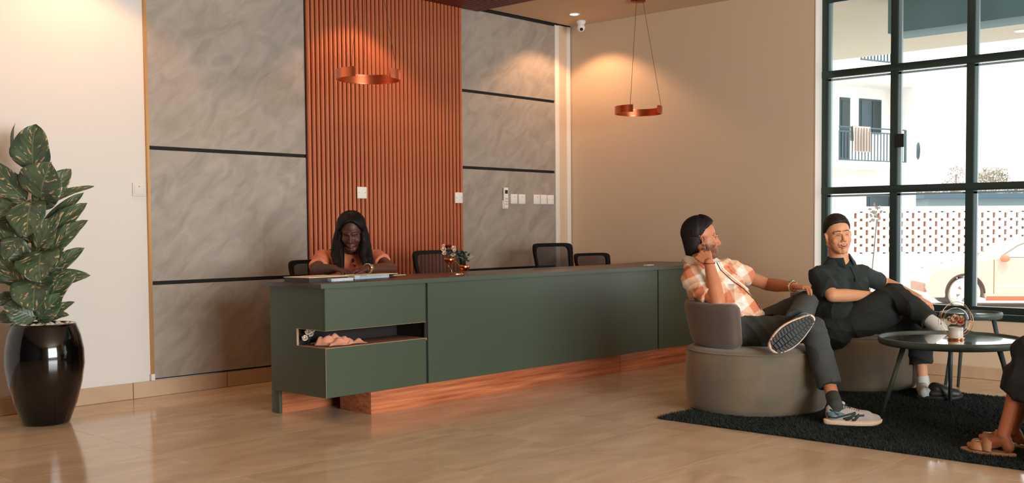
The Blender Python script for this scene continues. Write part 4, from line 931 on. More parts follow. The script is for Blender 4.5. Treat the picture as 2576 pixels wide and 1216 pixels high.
def hl2(p): return float(np.interp(p, [0, .5, .9, 1.2, 1.5, 1.8, 2.4, 3.2], [.50, .48, .36, .12, -.10, -.15, -.55, -.65]))
h2.hair('hair', lambda p, z, d: .007+.019*max(0, z)**1.5+.0012*math.sin(d[0]*50+d[1]*70), hl2, hair_b, m2)
polo = mat('dark_green_polo', (32, 42, 39), .85, bump=(160, .2)); trk = mat('black_green_trousers', (30, 35, 33), .85, bump=(120, .15))
b = B()
limb(b, [s2r, s2l], [.080, .076]); limb(b, [J(2090, 672, 7.12), J(2136, 670, 7.18)], [.055, .055]); limb(b, [J(2088, 720, 7.10), J(2100, 815, 7.10)], [.125, .135]); limb(b, [J(2142, 722, 7.20), J(2140, 815, 7.16)], [.118, .135]); limb(b, [J(2108, 790, 7.04), J(2130, 800, 7.04)], [.12, .12])
sleeve(b, s2r, .078, s2r.lerp(e2r, .86), .068); sleeve(b, s2l, .076, s2l.lerp(e2l, .80), .062)
polo2 = blob('polo_shirt', b, polo, m2, .005, 12, .6, folds(.0055, 1., [((.4, .3, .8), 36, 1.), ((.8, -.5, .2), 30, .8)]))
ax2 = (h2.p(-.03, 0, -.06)-nb2).normalized(); collar(m2, nb2+ax2*.018, ax2, .072, .034, polo, .8, (-A_*.8+R_*.5), wing=.035)
off = wloc(m2); bv2 = BVHTree.FromPolygons([v.co+off for v in polo2.data.vertices], [p.vertices[:] for p in polo2.data.polygons])
strip(bv2, [(2138, 672), (2148, 692), (2154, 712)], .006, 'placket', polo, m2)
b = B()
hr2, hl22 = J(2098, 836, 7.02), J(2148, 834, 7.20)
limb(b, [hr2, hl22], [.125, .125]); b.cap(hr2, .125, hl22, .125); b.cap(J(2120, 822, 7.02), .115, k2a, .082); b.cap(hl22, .11, k2b, .088); b.cap(J(2150, 815, 7.0), .11, J(2230, 790, 6.98), .10); b.cap(J(2190, 820, 7.08), .10, J(2290, 818, 7.04), .098)
b.cyl(k2a, k2a.lerp(a2a, .93), .082, .070, 24); b.cyl(k2b, k2b.lerp(a2b, .78), .088, .086, 24); b.cap(k2a, .08, k2a.lerp(a2a, .5), .078)
blob('trousers', b, trk, m2, .0065, 5, .5, folds(.006, 1., [((.3, .2, .9), 32, 1.), ((.7, -.6, .3), 28, .8)]))
ws = mat('white_sock', (206, 206, 200), .9, bump=(200, .1)); ls = mat('black_shoe_leather', (40, 36, 34), .45); lmats = (mat('dark_sole', (40, 34, 30), .6), ls, ls, ls)
b = B(); limb(b, [J(2321, 953, 7.06), J(2322, 964, 7.06), J(2322, 980, 7.05)], [.042, .044, .044]); sock_b = b
b = B(); limb(b, [k2a.lerp(a2a, .86), a2a+(a2a-k2a).normalized()*.02, J(2366, 830, 6.70)], [.044, .046, .046]); b.obj('sock', ws, m2, True)
hb = onz(2304, 1003, .016); tb2 = onz(2384, 1001, .016); hb.z = tb2.z = .016; dd_ = (tb2-hb).normalized(); dd_ = (dd_*.9-A_*.25); dd_.z = 0; dd_.normalize()
shoe(m2, hb, hb+dd_*.28, Z_, .28, .10, 'loafer', lmats)
hf = hb+dd_*.05+Z_*.034; sock_b.cap(J(2322, 978, 7.05), .043, hf, .036); sock_b.cap(hf, .035, hf+dd_*.08+Z_*.01, .034); sock_b.obj('sock', ws, m2, True)
hc2 = J(2350, 850, 6.73); td = (R_*1.0-Z_*.12-A_*.10).normalized(); shoe(m2, hc2, hc2+td*.28, (Z_+R_*.1), .28, .10, 'loafer', lmats)

# ================================================================== receptionist
m3 = thing('person', (4.35, 5.75, 0), 'receptionist with long dark hair in a peach top writing at the counter, head bowed', 'person')
HC3 = J(884, 584, 6.86)
h3 = Head(HC3, -A_*.86-Z_*.36+R_*.10, Z_*.86-A_*.36+R_*.06, .97)
s3r, s3l = J(812, 652, 6.98), J(948, 650, 6.98); e3r, w3r = J(797, 690, 6.74), J(842, 689, 6.58); e3l, w3l = J(984, 686, 6.82), J(924, 684, 6.58); nb3 = J(884, 642, 6.98); p3 = J(890, 800, 7.12)
for q in (e3r, w3r, e3l, w3l): q.z = max(q.z, ZT+.045)
w3r.z = ZT+.058; w3l.z = ZT+.060
b = B(); h3.build(b, 0, .97)
limb(b, [h3.p(-.03, 0, -.05), h3.p(-.045, 0, -.09), nb3], [.046, .046, .052]); limb(b, [nb3, p3], [.05, .05]); limb(b, [nb3, s3r], [.042, .042]); limb(b, [nb3, s3l], [.042, .042])
limb(b, [s3r, e3r, e3r.lerp(w3r, .35), w3r], [.044, .040, .040, .025]); limb(b, [s3l, e3l, e3l.lerp(w3l, .35), w3l], [.044, .040, .040, .025])
make_hand(b, w3r, R_*.9-A_*.5-Z_*.12, -Z_, -A_*.4+R_*.8, k=.9, curl=(.5, .6, .4)); make_hand(b, w3l, -R_*.95-A_*.35-Z_*.18, -Z_, -A_*.9, k=.9, curl=(.45, .6, .4))
kk1, kk2 = p3+V(-.02, -.42, -.08), p3+V(.22, -.40, -.08)
for kq in (kk1, kk2): limb(b, [p3, kq, kq+V(0, -.02, -.40), kq+V(0, -.14, -.43)], [.07, .05, .035, .025])
def post3(me, co, no):
    co = h3.sockets(co); set_tint(me, h3.tint(co, (76, 40, 28), (112, 54, 42))); return co
body3 = blob('body', b, skin_m, m3, .0033, 4, .5, post3)
h3.features(body3, m3, brow_m, .10, bh=.003)
hair3 = mat('long_black_hair', (12, 8, 7), .55, spec=.2, bump=(120, .3), stretch=(1, 1, .12))
def strands(b_):
    bb_ = B()
    # left-of-picture curtain and right-of-picture curtain, both in front of the shoulders
    limb(bb_, [h3.p(-.02, -.072, .02), h3.p(.0, -.088, -.06), J(846, 640, 6.86), J(852, 668, 6.80), J(866, 690, 6.76)], [.030, .036, .038, .030, .006])
    limb(bb_, [h3.p(.01, -.070, .04), h3.p(.02, -.080, -.05), J(856, 640, 6.82), J(862, 672, 6.78)], [.022, .026, .028, .012])
    limb(bb_, [h3.p(-.02, .072, .02), h3.p(.0, .086, -.06), J(922, 630, 6.90), J(928, 652, 6.84), J(938, 676, 6.80)], [.030, .036, .036, .030, .008])
    limb(bb_, [h3.p(.01, .070, .04), h3.p(.02, .080, -.05), J(912, 640, 6.84), J(916, 664, 6.80)], [.022, .026, .028, .012])
    limb(bb_, [h3.p(-.07, 0, .03), h3.p(-.09, 0, -.06), J(880, 660, 7.10), J(880, 720, 7.14)], [.07, .07, .08, .05])
    limb(bb_, [h3.p(-.06, -.04, .0), J(862, 628, 7.02), J(835, 634, 7.04), J(812, 640, 7.02)], [.045, .035, .022, .006])
    t_ = blob('t', bb_, None, None, .006, 4, .5); me_ = t_.data; b_.add([v.co.copy() for v in me_.vertices], [p.vertices[:] for p in me_.polygons]); bpy.data.objects.remove(t_)
def hl3(p): return float(np.interp(p, [0, .25, .5, .8, 1.2, 1.5, 1.8, 3.2], [.60, .56, .40, .02, -.42, -.62, -.7, -.8]))
h3.hair('hair', lambda p, z, d: .014+.008*max(0, z)+.006*math.exp(-((p-1.5)/.5)**2)-.003*math.exp(-(d[1]/.05)**2)*(z > .5), hl3, hair3, m3, strands)
pt = mat('peach_top', (204, 116, 82), .8, bump=(200, .15)); b = B()
limb(b, [s3r, s3l], [.062, .062]); limb(b, [J(852, 670, 6.98), J(858, 760, 7.05)], [.095, .09]); limb(b, [J(912, 670, 6.98), J(912, 760, 7.05)], [.095, .09]); limb(b, [J(865, 705, 6.94), J(902, 705, 6.94)], [.085, .085])
sleeve(b, s3r, .064, s3r.lerp(e3r, .72), .062); sleeve(b, s3l, .062, s3l.lerp(e3l, .46), .060)
top3 = blob('peach_top', b, pt, m3, .005, 10, .6, folds(.0042, 1., [((.4, .3, .8), 40, 1.), ((.8, -.5, .2), 34, .8)]))
off = wloc(m3); bv3 = BVHTree.FromPolygons([v.co+off for v in top3.data.vertices], [p.vertices[:] for p in top3.data.polygons])
q1, n1 = onsurf(bv3, 887, 652, .001); q2, n2 = onsurf(bv3, 894, 670, .001)
if q1 is not None and q2 is not None: B().ell((q1+q2)/2, ((q1-q2).length/2+.004, .011, .004), (q1-q2).normalized(), n1.cross((q1-q2).normalized()).normalized(), n1).obj('keyhole_opening', mat('keyhole_dark', (44, 20, 14), .8), m3, True, label='dark keyhole neckline')
sk3 = mat('dark_skirt', (30, 26, 26), .85); b = B(); limb(b, [p3+V(-.08, 0, 0), p3+V(.08, 0, 0)], [.13, .13])
for kq in (kk1, kk2): b.cap(p3, .11, kq, .075)
blob('skirt', b, sk3, m3, .01, 4, .5)
for kq in (kk1, kk2):
    f_ = kq+V(0, .02, -.47); f_.z = .02; shoe(m3, f_, f_+V(0, -.24, 0), Z_, .24, .085, 'loafer', lmats)
watch(m3, w3l+(e3l-w3l).normalized()*.006, (w3l-e3l), .028, R_*.75+Z_*.3-A_*.5, goldl, goldl, 'gold wrist watch')
pen = B().cyl(J(868, 668, 6.52), J(852, 690, 6.50), .003)

# ================================================================== woman in sandals at the right edge
m4 = thing('person', (5.15, 1.05, 0), 'woman in black dress and tan sandals at the right edge, only lower leg in view', 'person')
hl4 = onz(2552, 1139, .03); hl4.z = .022; F4 = V(.05, 1, 0).normalized(); L4 = V(-F4.y, F4.x, 0)
an4 = hl4+F4*.045+Z_*.075; an4 = J(2524, 1096, (an4-EYE).dot(fw)); kn4 = J(2588, 886, 5.12); p4 = kn4-F4*.44+V(.10, 0, -.005); p4.z = .50
an4b = an4+V(.22, .03, 0); kn4b = kn4+V(.20, .0, .0); hl4b = V(hl4.x+.235, hl4.y+.03, hl4.z)
nb4 = p4+V(-.0, -.10, .50); s4r, s4l = nb4+V(-.17, 0, -.05)*1, nb4+V(.17, 0, -.05)
h4 = Head(nb4+V(.01, .05, .17), F4, Z_*1, .97)
b = B(); h4.build(b, 0, .97); limb(b, [h4.p(-.03, 0, -.05), h4.p(-.04, 0, -.09), nb4], [.047, .047, .052]); limb(b, [nb4, p4], [.06, .06]); limb(b, [s4r, nb4, s4l], [.045, .05, .045])
for (s_, kq) in ((s4r, kn4), (s4l, kn4b)):
    e_ = s_+V(0, .06, -.27); w_ = kq-F4*.12+Z_*.10; limb(b, [s_, e_, e_.lerp(w_, .35), w_], [.044, .038, .038, .025]); make_hand(b, w_, F4-Z_*.15, -Z_, V(1, 0, 0) if s_ is s4r else V(-1, 0, 0), k=.9)
for (kq, aq, hq) in ((kn4, an4, hl4), (kn4b, an4b, hl4b)):
    limb(b, [p4, kq, kq.lerp(aq, .3), kq.lerp(aq, .7), aq], [.07, .052, .050, .034, .031])
    limb(b, [aq, hq+F4*.028+Z_*.028], [.030, .027]); limb(b, [aq-Z_*.02, hq+F4*.10+Z_*.040, hq+F4*.19+Z_*.018], [.030, .028, .016])
    for i in range(5):
        o_ = (-.030+.015*i); b.cap(hq+F4*.11+L4*(o_*.6)+Z_*.026, .016, hq+F4*(.185-.004*i)+L4*o_+Z_*.015, .012, 10); b.cap(hq+F4*(.185-.004*i)+L4*o_+Z_*.015, .0115, hq+F4*(.232-.007*i)+L4*o_+Z_*.012, .0095 if i else .011, 10)
def post4(me, co, no):
    co = h4.sockets(co); set_tint(me, h4.tint(co, (178, 108, 76), (150, 78, 62))); return co
body4 = blob('body', b, skin_m, m4, .0036, 4, .5, post4)
h4.features(body4, m4, brow_m, .5)
h4.hair('hair', lambda p, z, d: .016, hl3, hair3, m4)
sk4 = mat('black_dress', (20, 24, 23), .9, bump=(140, .2)); b = B()
limb(b, [nb4-Z_*.06, p4+Z_*.05], [.11, .12]); limb(b, [s4r, s4l], [.06, .06]); limb(b, [p4-V(.09, 0, 0), p4+V(.09, 0, 0)], [.13, .13]); b.cap(p4, .13, kn4, .085); b.cap(p4, .13, kn4b, .085); b.cap(kn4, .085, kn4b, .085)
sleeve(b, s4r, .062, s4r+V(0, .04, -.16), .06); sleeve(b, s4l, .062, s4l+V(0, .04, -.16), .06)
# skirt falling over the knees
c0_ = (kn4+kn4b)/2; rings = []
for (z, ex, ey, cy_) in ((.53, .15, .13, -.08), (.44, .20, .17, -.10), (.34, .22, .20, -.10), (.25, .24, .215, -.10)):
    sgp = lambda q: math.copysign(abs(q)**.62, q)
    rings.append([V(c0_.x-.03+ex*sgp(math.cos(2*PI*k/40)), c0_.y+cy_+.01+ey*sgp(math.sin(2*PI*k/40)), z-(.10*max(0, -math.sin(2*PI*k/40)+.15) if z < .4 else 0)+(.08*max(0, math.sin(2*PI*k/40)) if z < .4 else 0)) for k in range(40)])
b.rings(rings)
blob('black_dress', b, sk4, m4, .008, 4, .5, folds(.006, 1., [((.6, .8, 0), 26, 1.)]))
tan = mat('tan_sandal_leather', (190, 134, 92), .55, bump=(120, .2)); tan2 = mat('tan_sandal_sole', (176, 130, 94), .7)
for hq in (hl4, hl4b):
    o = sole_outline(.265, .096); rr = []
    for (z, k) in ((-.020, .97), (-.016, 1.0), (-.004, 1.02), (0, .99)): rr.append([hq+F4*(.1325+(x-.1325)*k-.008)+L4*(y*k)+Z_*z for x, y in o])
    so = B().rings(rr).obj('sandal', tan2, m4, True, label='tan flat sandal')
    for (x, wd_, ht) in ((.172, .052, .036), (.122, .036, .054)):
        pts = [hq+F4*(x-.01*math.cos(PI*k/12))+L4*(.048*math.cos(PI*k/12))+Z_*(ht*math.sin(PI*k/12)+.002) for k in range(13)]
        vs = []; 
        for p_ in pts: vs += [p_-F4*wd_*.6, p_+F4*wd_*.6, p_+F4*wd_*.6+Z_*.004, p_-F4*wd_*.6+Z_*.004]
        B().rings([vs[4*i:4*i+4] for i in range(13)]).obj('strap', tan, so, True)
    B().obox(hq+F4*.168+L4*.012+Z_*.040, F4, L4, Z_, .010, .013, .003).obj('buckle', steel, so, bevel=.002)
# ------------------------------------------------------------------ potted plant
PB = V(2.575, 6.215, 0)
ptl = thing('potted_plant', (PB.x, PB.y, 0), 'tall broad-leaved variegated plant in a glossy black egg-shaped planter by the left wall', 'plant')
gb = mat('black_glazed_ceramic', (5, 5, 6), .09, coat=.2)
pot = B().lathe(PB, [(.10, 0), (.122, .004), (.126, .012), (.165, .12), (.195, .24), (.209, .34), (.207, .42), (.192, .50), (.172, .556), (.168, .568), (.163, .572), (.156, .568), (.155, .53), (.01, .528)], 96, caps=(True, True)).obj('planter', gb, ptl, True)
b = B(); rnd = random.Random(11); peb = mat('white_pebbles', (222, 208, 190), .6)
ps_ = B().ell((0, 0, 0), (.016, .012, .009), seg=10, rg=6).mesh('pebble'); ps_.materials.append(peb); ps_.shade_smooth()
for i in range(70):
    a, r = rnd.uniform(0, 6.28), .146*math.sqrt(rnd.random()); o = bpy.data.objects.new('pebble', ps_); C.objects.link(o); o.parent = pot; o.location = (r*math.cos(a), r*math.sin(a), .545+rnd.uniform(0, .022)); o.rotation_euler = (rnd.uniform(-.4, .4), rnd.uniform(-.4, .4), rnd.uniform(0, 6)); k = rnd.uniform(.8, 1.3); o.scale = (k, k, k)
DP = (PB-EYE).dot(fw)
stem_m = mat('green_stem', (84, 88, 54), .6)
B().tube([V(PB.x, PB.y, .5), J(90, 740, DP), J(86, 620, DP+.02), J(88, 500, DP+.03), J(82, 415, DP+.04)], [.020, .018, .016, .012, .008], 10).obj('stem', stem_m, ptl, True)
def leaf_material():
    m = bpy.data.materials.new('variegated_leaf'); m.use_nodes = True; nt = m.node_tree; L = nt.links.new; bs = nt.nodes['Principled BSDF']; bs.inputs['Roughness'].default_value = .42
    at = nt.nodes.new('ShaderNodeAttribute'); at.attribute_name = 'uvw'; oi = nt.nodes.new('ShaderNodeObjectInfo')
    sp = nt.nodes.new('ShaderNodeSeparateXYZ'); L(at.outputs['Vector'], sp.inputs[0])
    ab = nt.nodes.new('ShaderNodeMath'); ab.operation = 'ABSOLUTE'; L(sp.outputs[1], ab.inputs[0])
    # blotches lie along the side veins
    cm = nt.nodes.new('ShaderNodeCombineXYZ'); t1 = nt.nodes.new('ShaderNodeMath'); t1.operation = 'MULTIPLY_ADD'; L(ab.outputs[0], t1.inputs[0]); t1.inputs[1].default_value = -.35; L(sp.outputs[0], t1.inputs[2])
    t2 = nt.nodes.new('ShaderNodeMath'); t2.operation = 'MULTIPLY'; L(t1.outputs[0], t2.inputs[0]); t2.inputs[1].default_value = 5; L(t2.outputs[0], cm.inputs[0]); L(sp.outputs[1], cm.inputs[1]); L(oi.outputs['Random'], cm.inputs[2])
    sc_ = nt.nodes.new('ShaderNodeVectorMath'); sc_.operation = 'MULTIPLY'; L(cm.outputs[0], sc_.inputs[0]); sc_.inputs[1].default_value = (1, 1, 40)
    n = nt.nodes.new('ShaderNodeTexNoise'); n.inputs['Scale'].default_value = 2.6; n.inputs['Detail'].default_value = 3; L(sc_.outputs[0], n.inputs[0])
    r = nt.nodes.new('ShaderNodeValToRGB'); e = r.color_ramp.elements; e[0].position = .60; e[0].color = (0, 0, 0, 1); e[1].position = .645; e[1].color = (1, 1, 1, 1); L(n.outputs[0], r.inputs[0])
    g = nt.nodes.new('ShaderNodeTexNoise'); g.inputs['Scale'].default_value = 1.2; L(sc_.outputs[0], g.inputs[0]); gr = nt.nodes.new('ShaderNodeValToRGB'); gr.color_ramp.elements[0].position = .35; gr.color_ramp.elements[0].color = (*lin((58, 78, 54)), 1); gr.color_ramp.elements[1].position = .7; gr.color_ramp.elements[1].color = (*lin((90, 106, 76)), 1); L(g.outputs[0], gr.inputs[0])
    mx = nt.nodes.new('ShaderNodeMix'); mx.data_type = 'RGBA'; L(r.outputs[0], mx.inputs[0]); L(gr.outputs[0], mx.inputs[6]); mx.inputs[7].default_value = (*lin((206, 168, 124)), 1)
    # midrib
    mr = nt.nodes.new('ShaderNodeMath'); mr.operation = 'LESS_THAN'; L(ab.outputs[0], mr.inputs[0]); mr.inputs[1].default_value = .035
    m2_ = nt.nodes.new('ShaderNodeMix'); m2_.data_type = 'RGBA'; L(mr.outputs[0], m2_.inputs[0]); L(mx.outputs[2], m2_.inputs[6]); m2_.inputs[7].default_value = (*lin((116, 122, 86)), 1)
    L(m2_.outputs[2], bs.inputs['Base Color'])
    w = nt.nodes.new('ShaderNodeMath'); w.operation = 'SINE'; t3 = nt.nodes.new('ShaderNodeMath'); t3.operation = 'MULTIPLY'; L(t1.outputs[0], t3.inputs[0]); t3.inputs[1].default_value = 52; L(t3.outputs[0], w.inputs[0])
    bp = nt.nodes.new('ShaderNodeBump'); bp.inputs['Strength'].default_value = .15; bp.inputs['Distance'].default_value = .004; L(w.outputs[0], bp.inputs['Height']); L(bp.outputs[0], bs.inputs['Normal'])
    return m
leaf_m = leaf_material()
def leaf(base, tip, width, nrm, droop=.12, fold=.22, twist=0., seed=0):
    rnd = random.Random(seed); base, tip = Vector(base), Vector(tip); a = tip-base; L = a.length; a.normalize(); s = a.cross(nrm).normalized(); n = s.cross(a); vs = []; uv = []; NR, NC = 14, 8
    for i in range(NR+1):
        t = i/NR; ww = width/2*(math.sin(PI*min(1, t**.82))**.62 if 0 < t < 1 else .01)*(1-.12*t); tw = twist*(t-.3)
        for j in range(-NC//2, NC//2+1):
            q = j/(NC/2); ca, sa = math.cos(tw), math.sin(tw); sd, nn = s*ca+n*sa, n*ca-s*sa
            vs.append(base+a*(L*t)+sd*(ww*q)+nn*(fold*ww*abs(q)**1.3-fold*.5*width*.4-droop*L*(2*t-1)**2+droop*L*.3+.035*width*math.sin(11*t+q*2+seed)*abs(q)))
            uv.append((t, q, 0))
    k = NC+1; b = B().add(vs, [(i*k+j, i*k+j+1, (i+1)*k+j+1, (i+1)*k+j) for i in range(NR) for j in range(NC)])
    me = bpy.data.meshes.new('leaf'); me.from_pydata(b.v, [], b.f); at = me.attributes.new('uvw', 'FLOAT_VECTOR', 'POINT'); at.data.foreach_set('vector', [c for u in uv for c in u])
    o = link('leaf', me, leaf_m, ptl, True); md = o.modifiers.new('thickness', 'SOLIDIFY'); md.thickness = .0012; return o
# base px, tip px, width px, depth of base, depth of tip, normal tilt (right, up)
LV = [((78,432),(84,312),98,.03,.0,(0,.1)), ((40,410),(29,310),20,.05,.10,(-.9,.2)), ((93,505),(122,412),118,-.02,-.10,(.1,.45)), ((110,500),(177,424),52,.02,.06,(.7,.3)),
 ((62,505),(-22,408),62,.02,-.02,(-.3,.3)), ((108,512),(232,464),24,.02,.05,(0,.9)), ((76,498),(64,592),92,-.06,-.17,(-.05,.4)), ((100,585),(206,483),34,.04,.06,(.3,.5)), ((95,612),(213,510),52,.0,-.02,(.25,.4)),
 ((110,640),(214,552),46,-.03,-.05,(.3,.3)), ((90,630),(140,545),56,-.04,-.08,(.2,.5)), ((60,560),(-30,500),60,.05,.08,(-.4,.3)), ((66,655),(-22,580),66,.0,-.08,(-.3,.5)), ((100,622),(96,705),102,-.05,-.20,(.05,.5)),
 ((118,690),(208,622),40,.02,.04,(.3,.3)), ((105,710),(222,690),44,.02,.0,(.2,.5)), ((92,690),(78,775),106,-.06,-.22,(0,.5)), ((96,770),(182,690),62,-.05,-.09,(.35,.35)), ((60,720),(-20,640),54,.0,-.06,(-.4,.4)), ((56,745),(-24,765),44,.0,-.1,(-.3,.6)),
 ((92,800),(10,768),66,-.06,-.14,(-.2,.6)), ((94,808),(152,740),58,-.07,-.10,(.2,.4)), ((104,806),(184,757),30,.02,.05,(.2,.6)), ((120,800),(170,790),26,-.02,-.05,(.2,.8)),
 ((86,520),(150,470),60,.10,.16,(.4,.3)), ((80,600),(20,560),64,.10,.16,(-.4,.3)), ((84,660),(160,610),60,.10,.18,(.4,.3)), ((84,740),(30,690),60,.10,.18,(-.4,.3)), ((70,470),(10,455),50,.08,.12,(-.3,.5)), ((60,610),(-50,560),50,.0,.0,(-.3,.6)), ((60,690),(-55,700),50,.04,.0,(-.3,.6)), ((80,790),(-20,800),44,.02,.0,(-.2,.7)),
 ((45,520),(-40,540),50,.0,-.06,(-.3,.5)), ((50,590),(8,650),56,-.06,-.14,(-.3,.4))]
for i, (b0, t0, w_, d0, d1, tl) in enumerate(LV):
    nrm = (-fw+rt*tl[0]*.8+Z_*tl[1]*.8).normalized(); p0, p1 = J(b0[0], b0[1], DP+d0), J(t0[0], t0[1], DP+d1)
    leaf(p0, p1, w_*1.12*DP/FPX, nrm, .10, .22, .25*math.sin(i*2.3), i)
    st = J(87, min(800, b0[1]+26), DP+.02)
    if (st-p0).length > .02: B().tube([st, (st+p0)/2+Z_*.0, p0+(p1-p0)*.06], [.006, .005, .004], 6).obj('leaf_stalk', stem_m, ptl, True)

# ------------------------------------------------------------------ outside
ZG = -.62
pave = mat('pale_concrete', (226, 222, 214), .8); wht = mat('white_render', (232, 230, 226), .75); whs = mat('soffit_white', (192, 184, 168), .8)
struct(B().box(7.9, 150, -80, 120, ZG-.3, ZG).obj('ground', pave))
struct(B().box(7.95, 9.2, -3, 7, ZG, .02).obj('porch_step', pave))
# porch canopy: soffit, beam, recessed lights
SX = onz(2305, 128, 3.02).x
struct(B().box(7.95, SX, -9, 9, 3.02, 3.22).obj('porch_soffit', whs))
bx = onz(2271, 81, 2.70)
by_ = onX(2236, 60, bx.x).y
bc = mat('grey_blue_beam', (104, 138, 146), .7)
struct(B().box(bx.x-.02, bx.x+.32, -9, by_, 2.70, 3.02).obj('porch_beam', bc, bevel=.004))
struct(B().box(7.9, SX, 8.9, 9.2, ZG, 3.02).obj('porch_end_wall', wht))
for i, (x, y) in enumerate(((2319, 78), (2568, 76))):
    p = onz(x, y, 3.02); 
    t = thing('porch_downlight', (p.x, p.y, 3.02), ('small lit porch ceiling light seen through the upper middle pane', 'small lit porch ceiling light at the right picture edge')[i], 'ceiling light')
    B().lathe(p, [(.07, 0), (.065, -.008), (.05, -.01)], 24).obj('rim', wht, t, True); B().cyl(p+V(0, 0, -.0105), p+V(0, 0, -.013), .046).obj('lens', mat('porch_lamp', (255, 250, 240), .4, emis=((255, 248, 236), 6)), t)
# white apartment building with balcony
def DJ(px, py, D): return J(px, py, D)
DB = 35.
cl = DJ(2305, 402, DB)
bl = thing('apartment_building', (cl.x, cl.y, ZG), 'white rendered apartment building with a railed balcony across the yard', 'building')
eU = (R_*.853+A_*.522).normalized(); eN = (R_*.522-A_*.853).normalized()     # along the facade, out of the facade
def onF(px, py, v=0):
    """facade coordinates (u, z) of a point on the plane v metres in front of the facade"""
    d = J(px, py, 1)-EYE; P = V(cl.x, cl.y, 0)+eN*v; t = (P-EYE).dot(eN)/d.dot(eN); q = EYE+d*t; return (q-V(cl.x, cl.y, 0)).dot(eU), q.z
def FB(b, u0, u1, v0, v1, z0, z1): return b.obox(V(cl.x, cl.y, 0)+eU*((u0+u1)/2)+eN*((v0+v1)/2)+Z_*((z0+z1)/2), eU, eN, Z_, abs(u1-u0)/2, abs(v1-v0)/2, abs(z1-z0)/2)
teal = mat('teal_window_glass', (38, 52, 52), .25); tfr = mat('blue_grey_frame', (58, 80, 88), .5); rail = mat('blue_grey_railing', (66, 88, 96), .5)
ue = onF(2305, 400, .9)[0]; FB(B(), -16, ue-.01, -8, 0, ZG, 13).obj('wall', wht, bl)
def opening(x0, y0, x1, y1, name, panes, gm_):
    u0, z1 = onF(x0, y0); u1, z0 = onF(x1, y1); fr_o = FB(B(), u0, u1, -.02, .05, z0, z1).obj(name, tfr, bl)
    for (a, b_, c, d), g_ in zip(panes, gm_): FB(B(), u0+(u1-u0)*a, u0+(u1-u0)*b_, .03, .07, z0+(z1-z0)*c, z0+(z1-z0)*d).obj('pane', g_, fr_o)
lt = mat('light_teal_glass', (56, 74, 80), .3)
opening(2112, 245, 2135, 402, 'balcony_door', [(.1, .9, .52, .96), (.1, .9, .04, .48)], (teal, teal))
opening(2161, 248, 2214, 338, 'window', [(.05, .40, .05, .95), (.56, .95, .05, .95)], (lt, teal))
opening(2180, 492, 2272, 535, 'ground_floor_window', [(.04, .48, .1, .92), (.56, .78, .1, .92), (.8, .97, .1, .92)], (lt, teal, lt))
vR = 1.2; ul, _z = onF(2111, 402, vR); ur, _z = onF(2277, 408, vR); zf = onF(2190, 405, vR)[1]; zt_ = onF(2190, 323, vR)[1]; zm_ = onF(2190, 334, vR)[1]
FB(B(), ul-.3, ur+.06, 0, vR+.05, zf-.2, zf-.02).obj('balcony_slab', wht, bl)
for z_, n_ in ((zt_, 'top_rail'), (zm_, 'second_rail'), (zf, 'bottom_rail')): FB(B(), ul, ur, vR-.02, vR+.02, z_-.018, z_+.018).obj(n_, rail, bl)
bal = FB(B(), -.012, .012, -.012, .012, zf, zm_); bal.v = [tuple(Vector(q)-V(cl.x, cl.y, 0)) for q in bal.v]; bal = bal.mesh('baluster'); bal.materials.append(rail); nb_ = 21
for k in range(nb_+1):
    o = bpy.data.objects.new('baluster', bal); C.objects.link(o); o.parent = bl; o.location = V(cl.x, cl.y, 0)+eU*(ul+(ur-ul)*k/nb_)+eN*vR-bl.location
FB(B(), ur-.02, ur+.03, vR-.03, vR+.03, zf-.1, zt_).obj('corner_post', rail, bl)
uc = onF(2270, 300, .5)[0]; FB(B(), uc, ue, 0, .9, ZG, 9).obj('column', wht, bl)
zu = onF(2150, 200, vR)[1]; FB(B(), -16, uc, 0, vR, zu, zu+.5).obj('upper_balcony_slab', wht, bl)
u2, _z = onF(2166, 150, vR); u3, _z = onF(2240, 152, vR); zb_ = onF(2200, 151, vR)[1]; uo = B(); k = u2
while k < u3: FB(uo, k, k+.03, vR-.02, vR+.02, zb_, zb_+1.); k += .14
uo.obj('upper_balusters', rail, bl, kind='stuff'); FB(B(), u2, u3, vR-.03, vR+.03, zb_-.04, zb_).obj('upper_bottom_rail', rail, bl)
# laundry over the rail
t0, _z = onF(2143, 330, vR); t1, _z = onF(2185, 330, vR); tc_ = V(cl.x, cl.y, 0)+eU*t0+eN*vR; tw = thing('hanging_towel', (tc_.x, tc_.y, zf), 'striped cream cloth hung over the far balcony railing', 'towel')
vs = []
for i in range(25):
    u_ = t0+(t1-t0)*i/24
    for (v_, z_) in ((vR-.08, zt_-.4), (vR-.05, zt_+.02), (vR+.04, zt_+.035), (vR+.07, zt_-.3), (vR+.07, zf+.25)): vs.append(V(cl.x, cl.y, 0)+eU*u_+eN*(v_+.03*math.sin(i*1.9)*(v_ > vR))+Z_*z_)
B().add(vs, [(i*5+j, (i+1)*5+j, (i+1)*5+j+1, i*5+j+1) for i in range(24) for j in range(4)]).obj('cloth', mat('striped_towel', (190, 178, 166), .9), tw, True)
for i in range(1, 24, 4):
    u_ = t0+(t1-t0)*i/24; FB(B(), u_, u_+.035, vR+.105, vR+.115, zf+.27, zt_-.02).obj('stripe', mat('towel_stripe', (120, 106, 98), .9), tw)
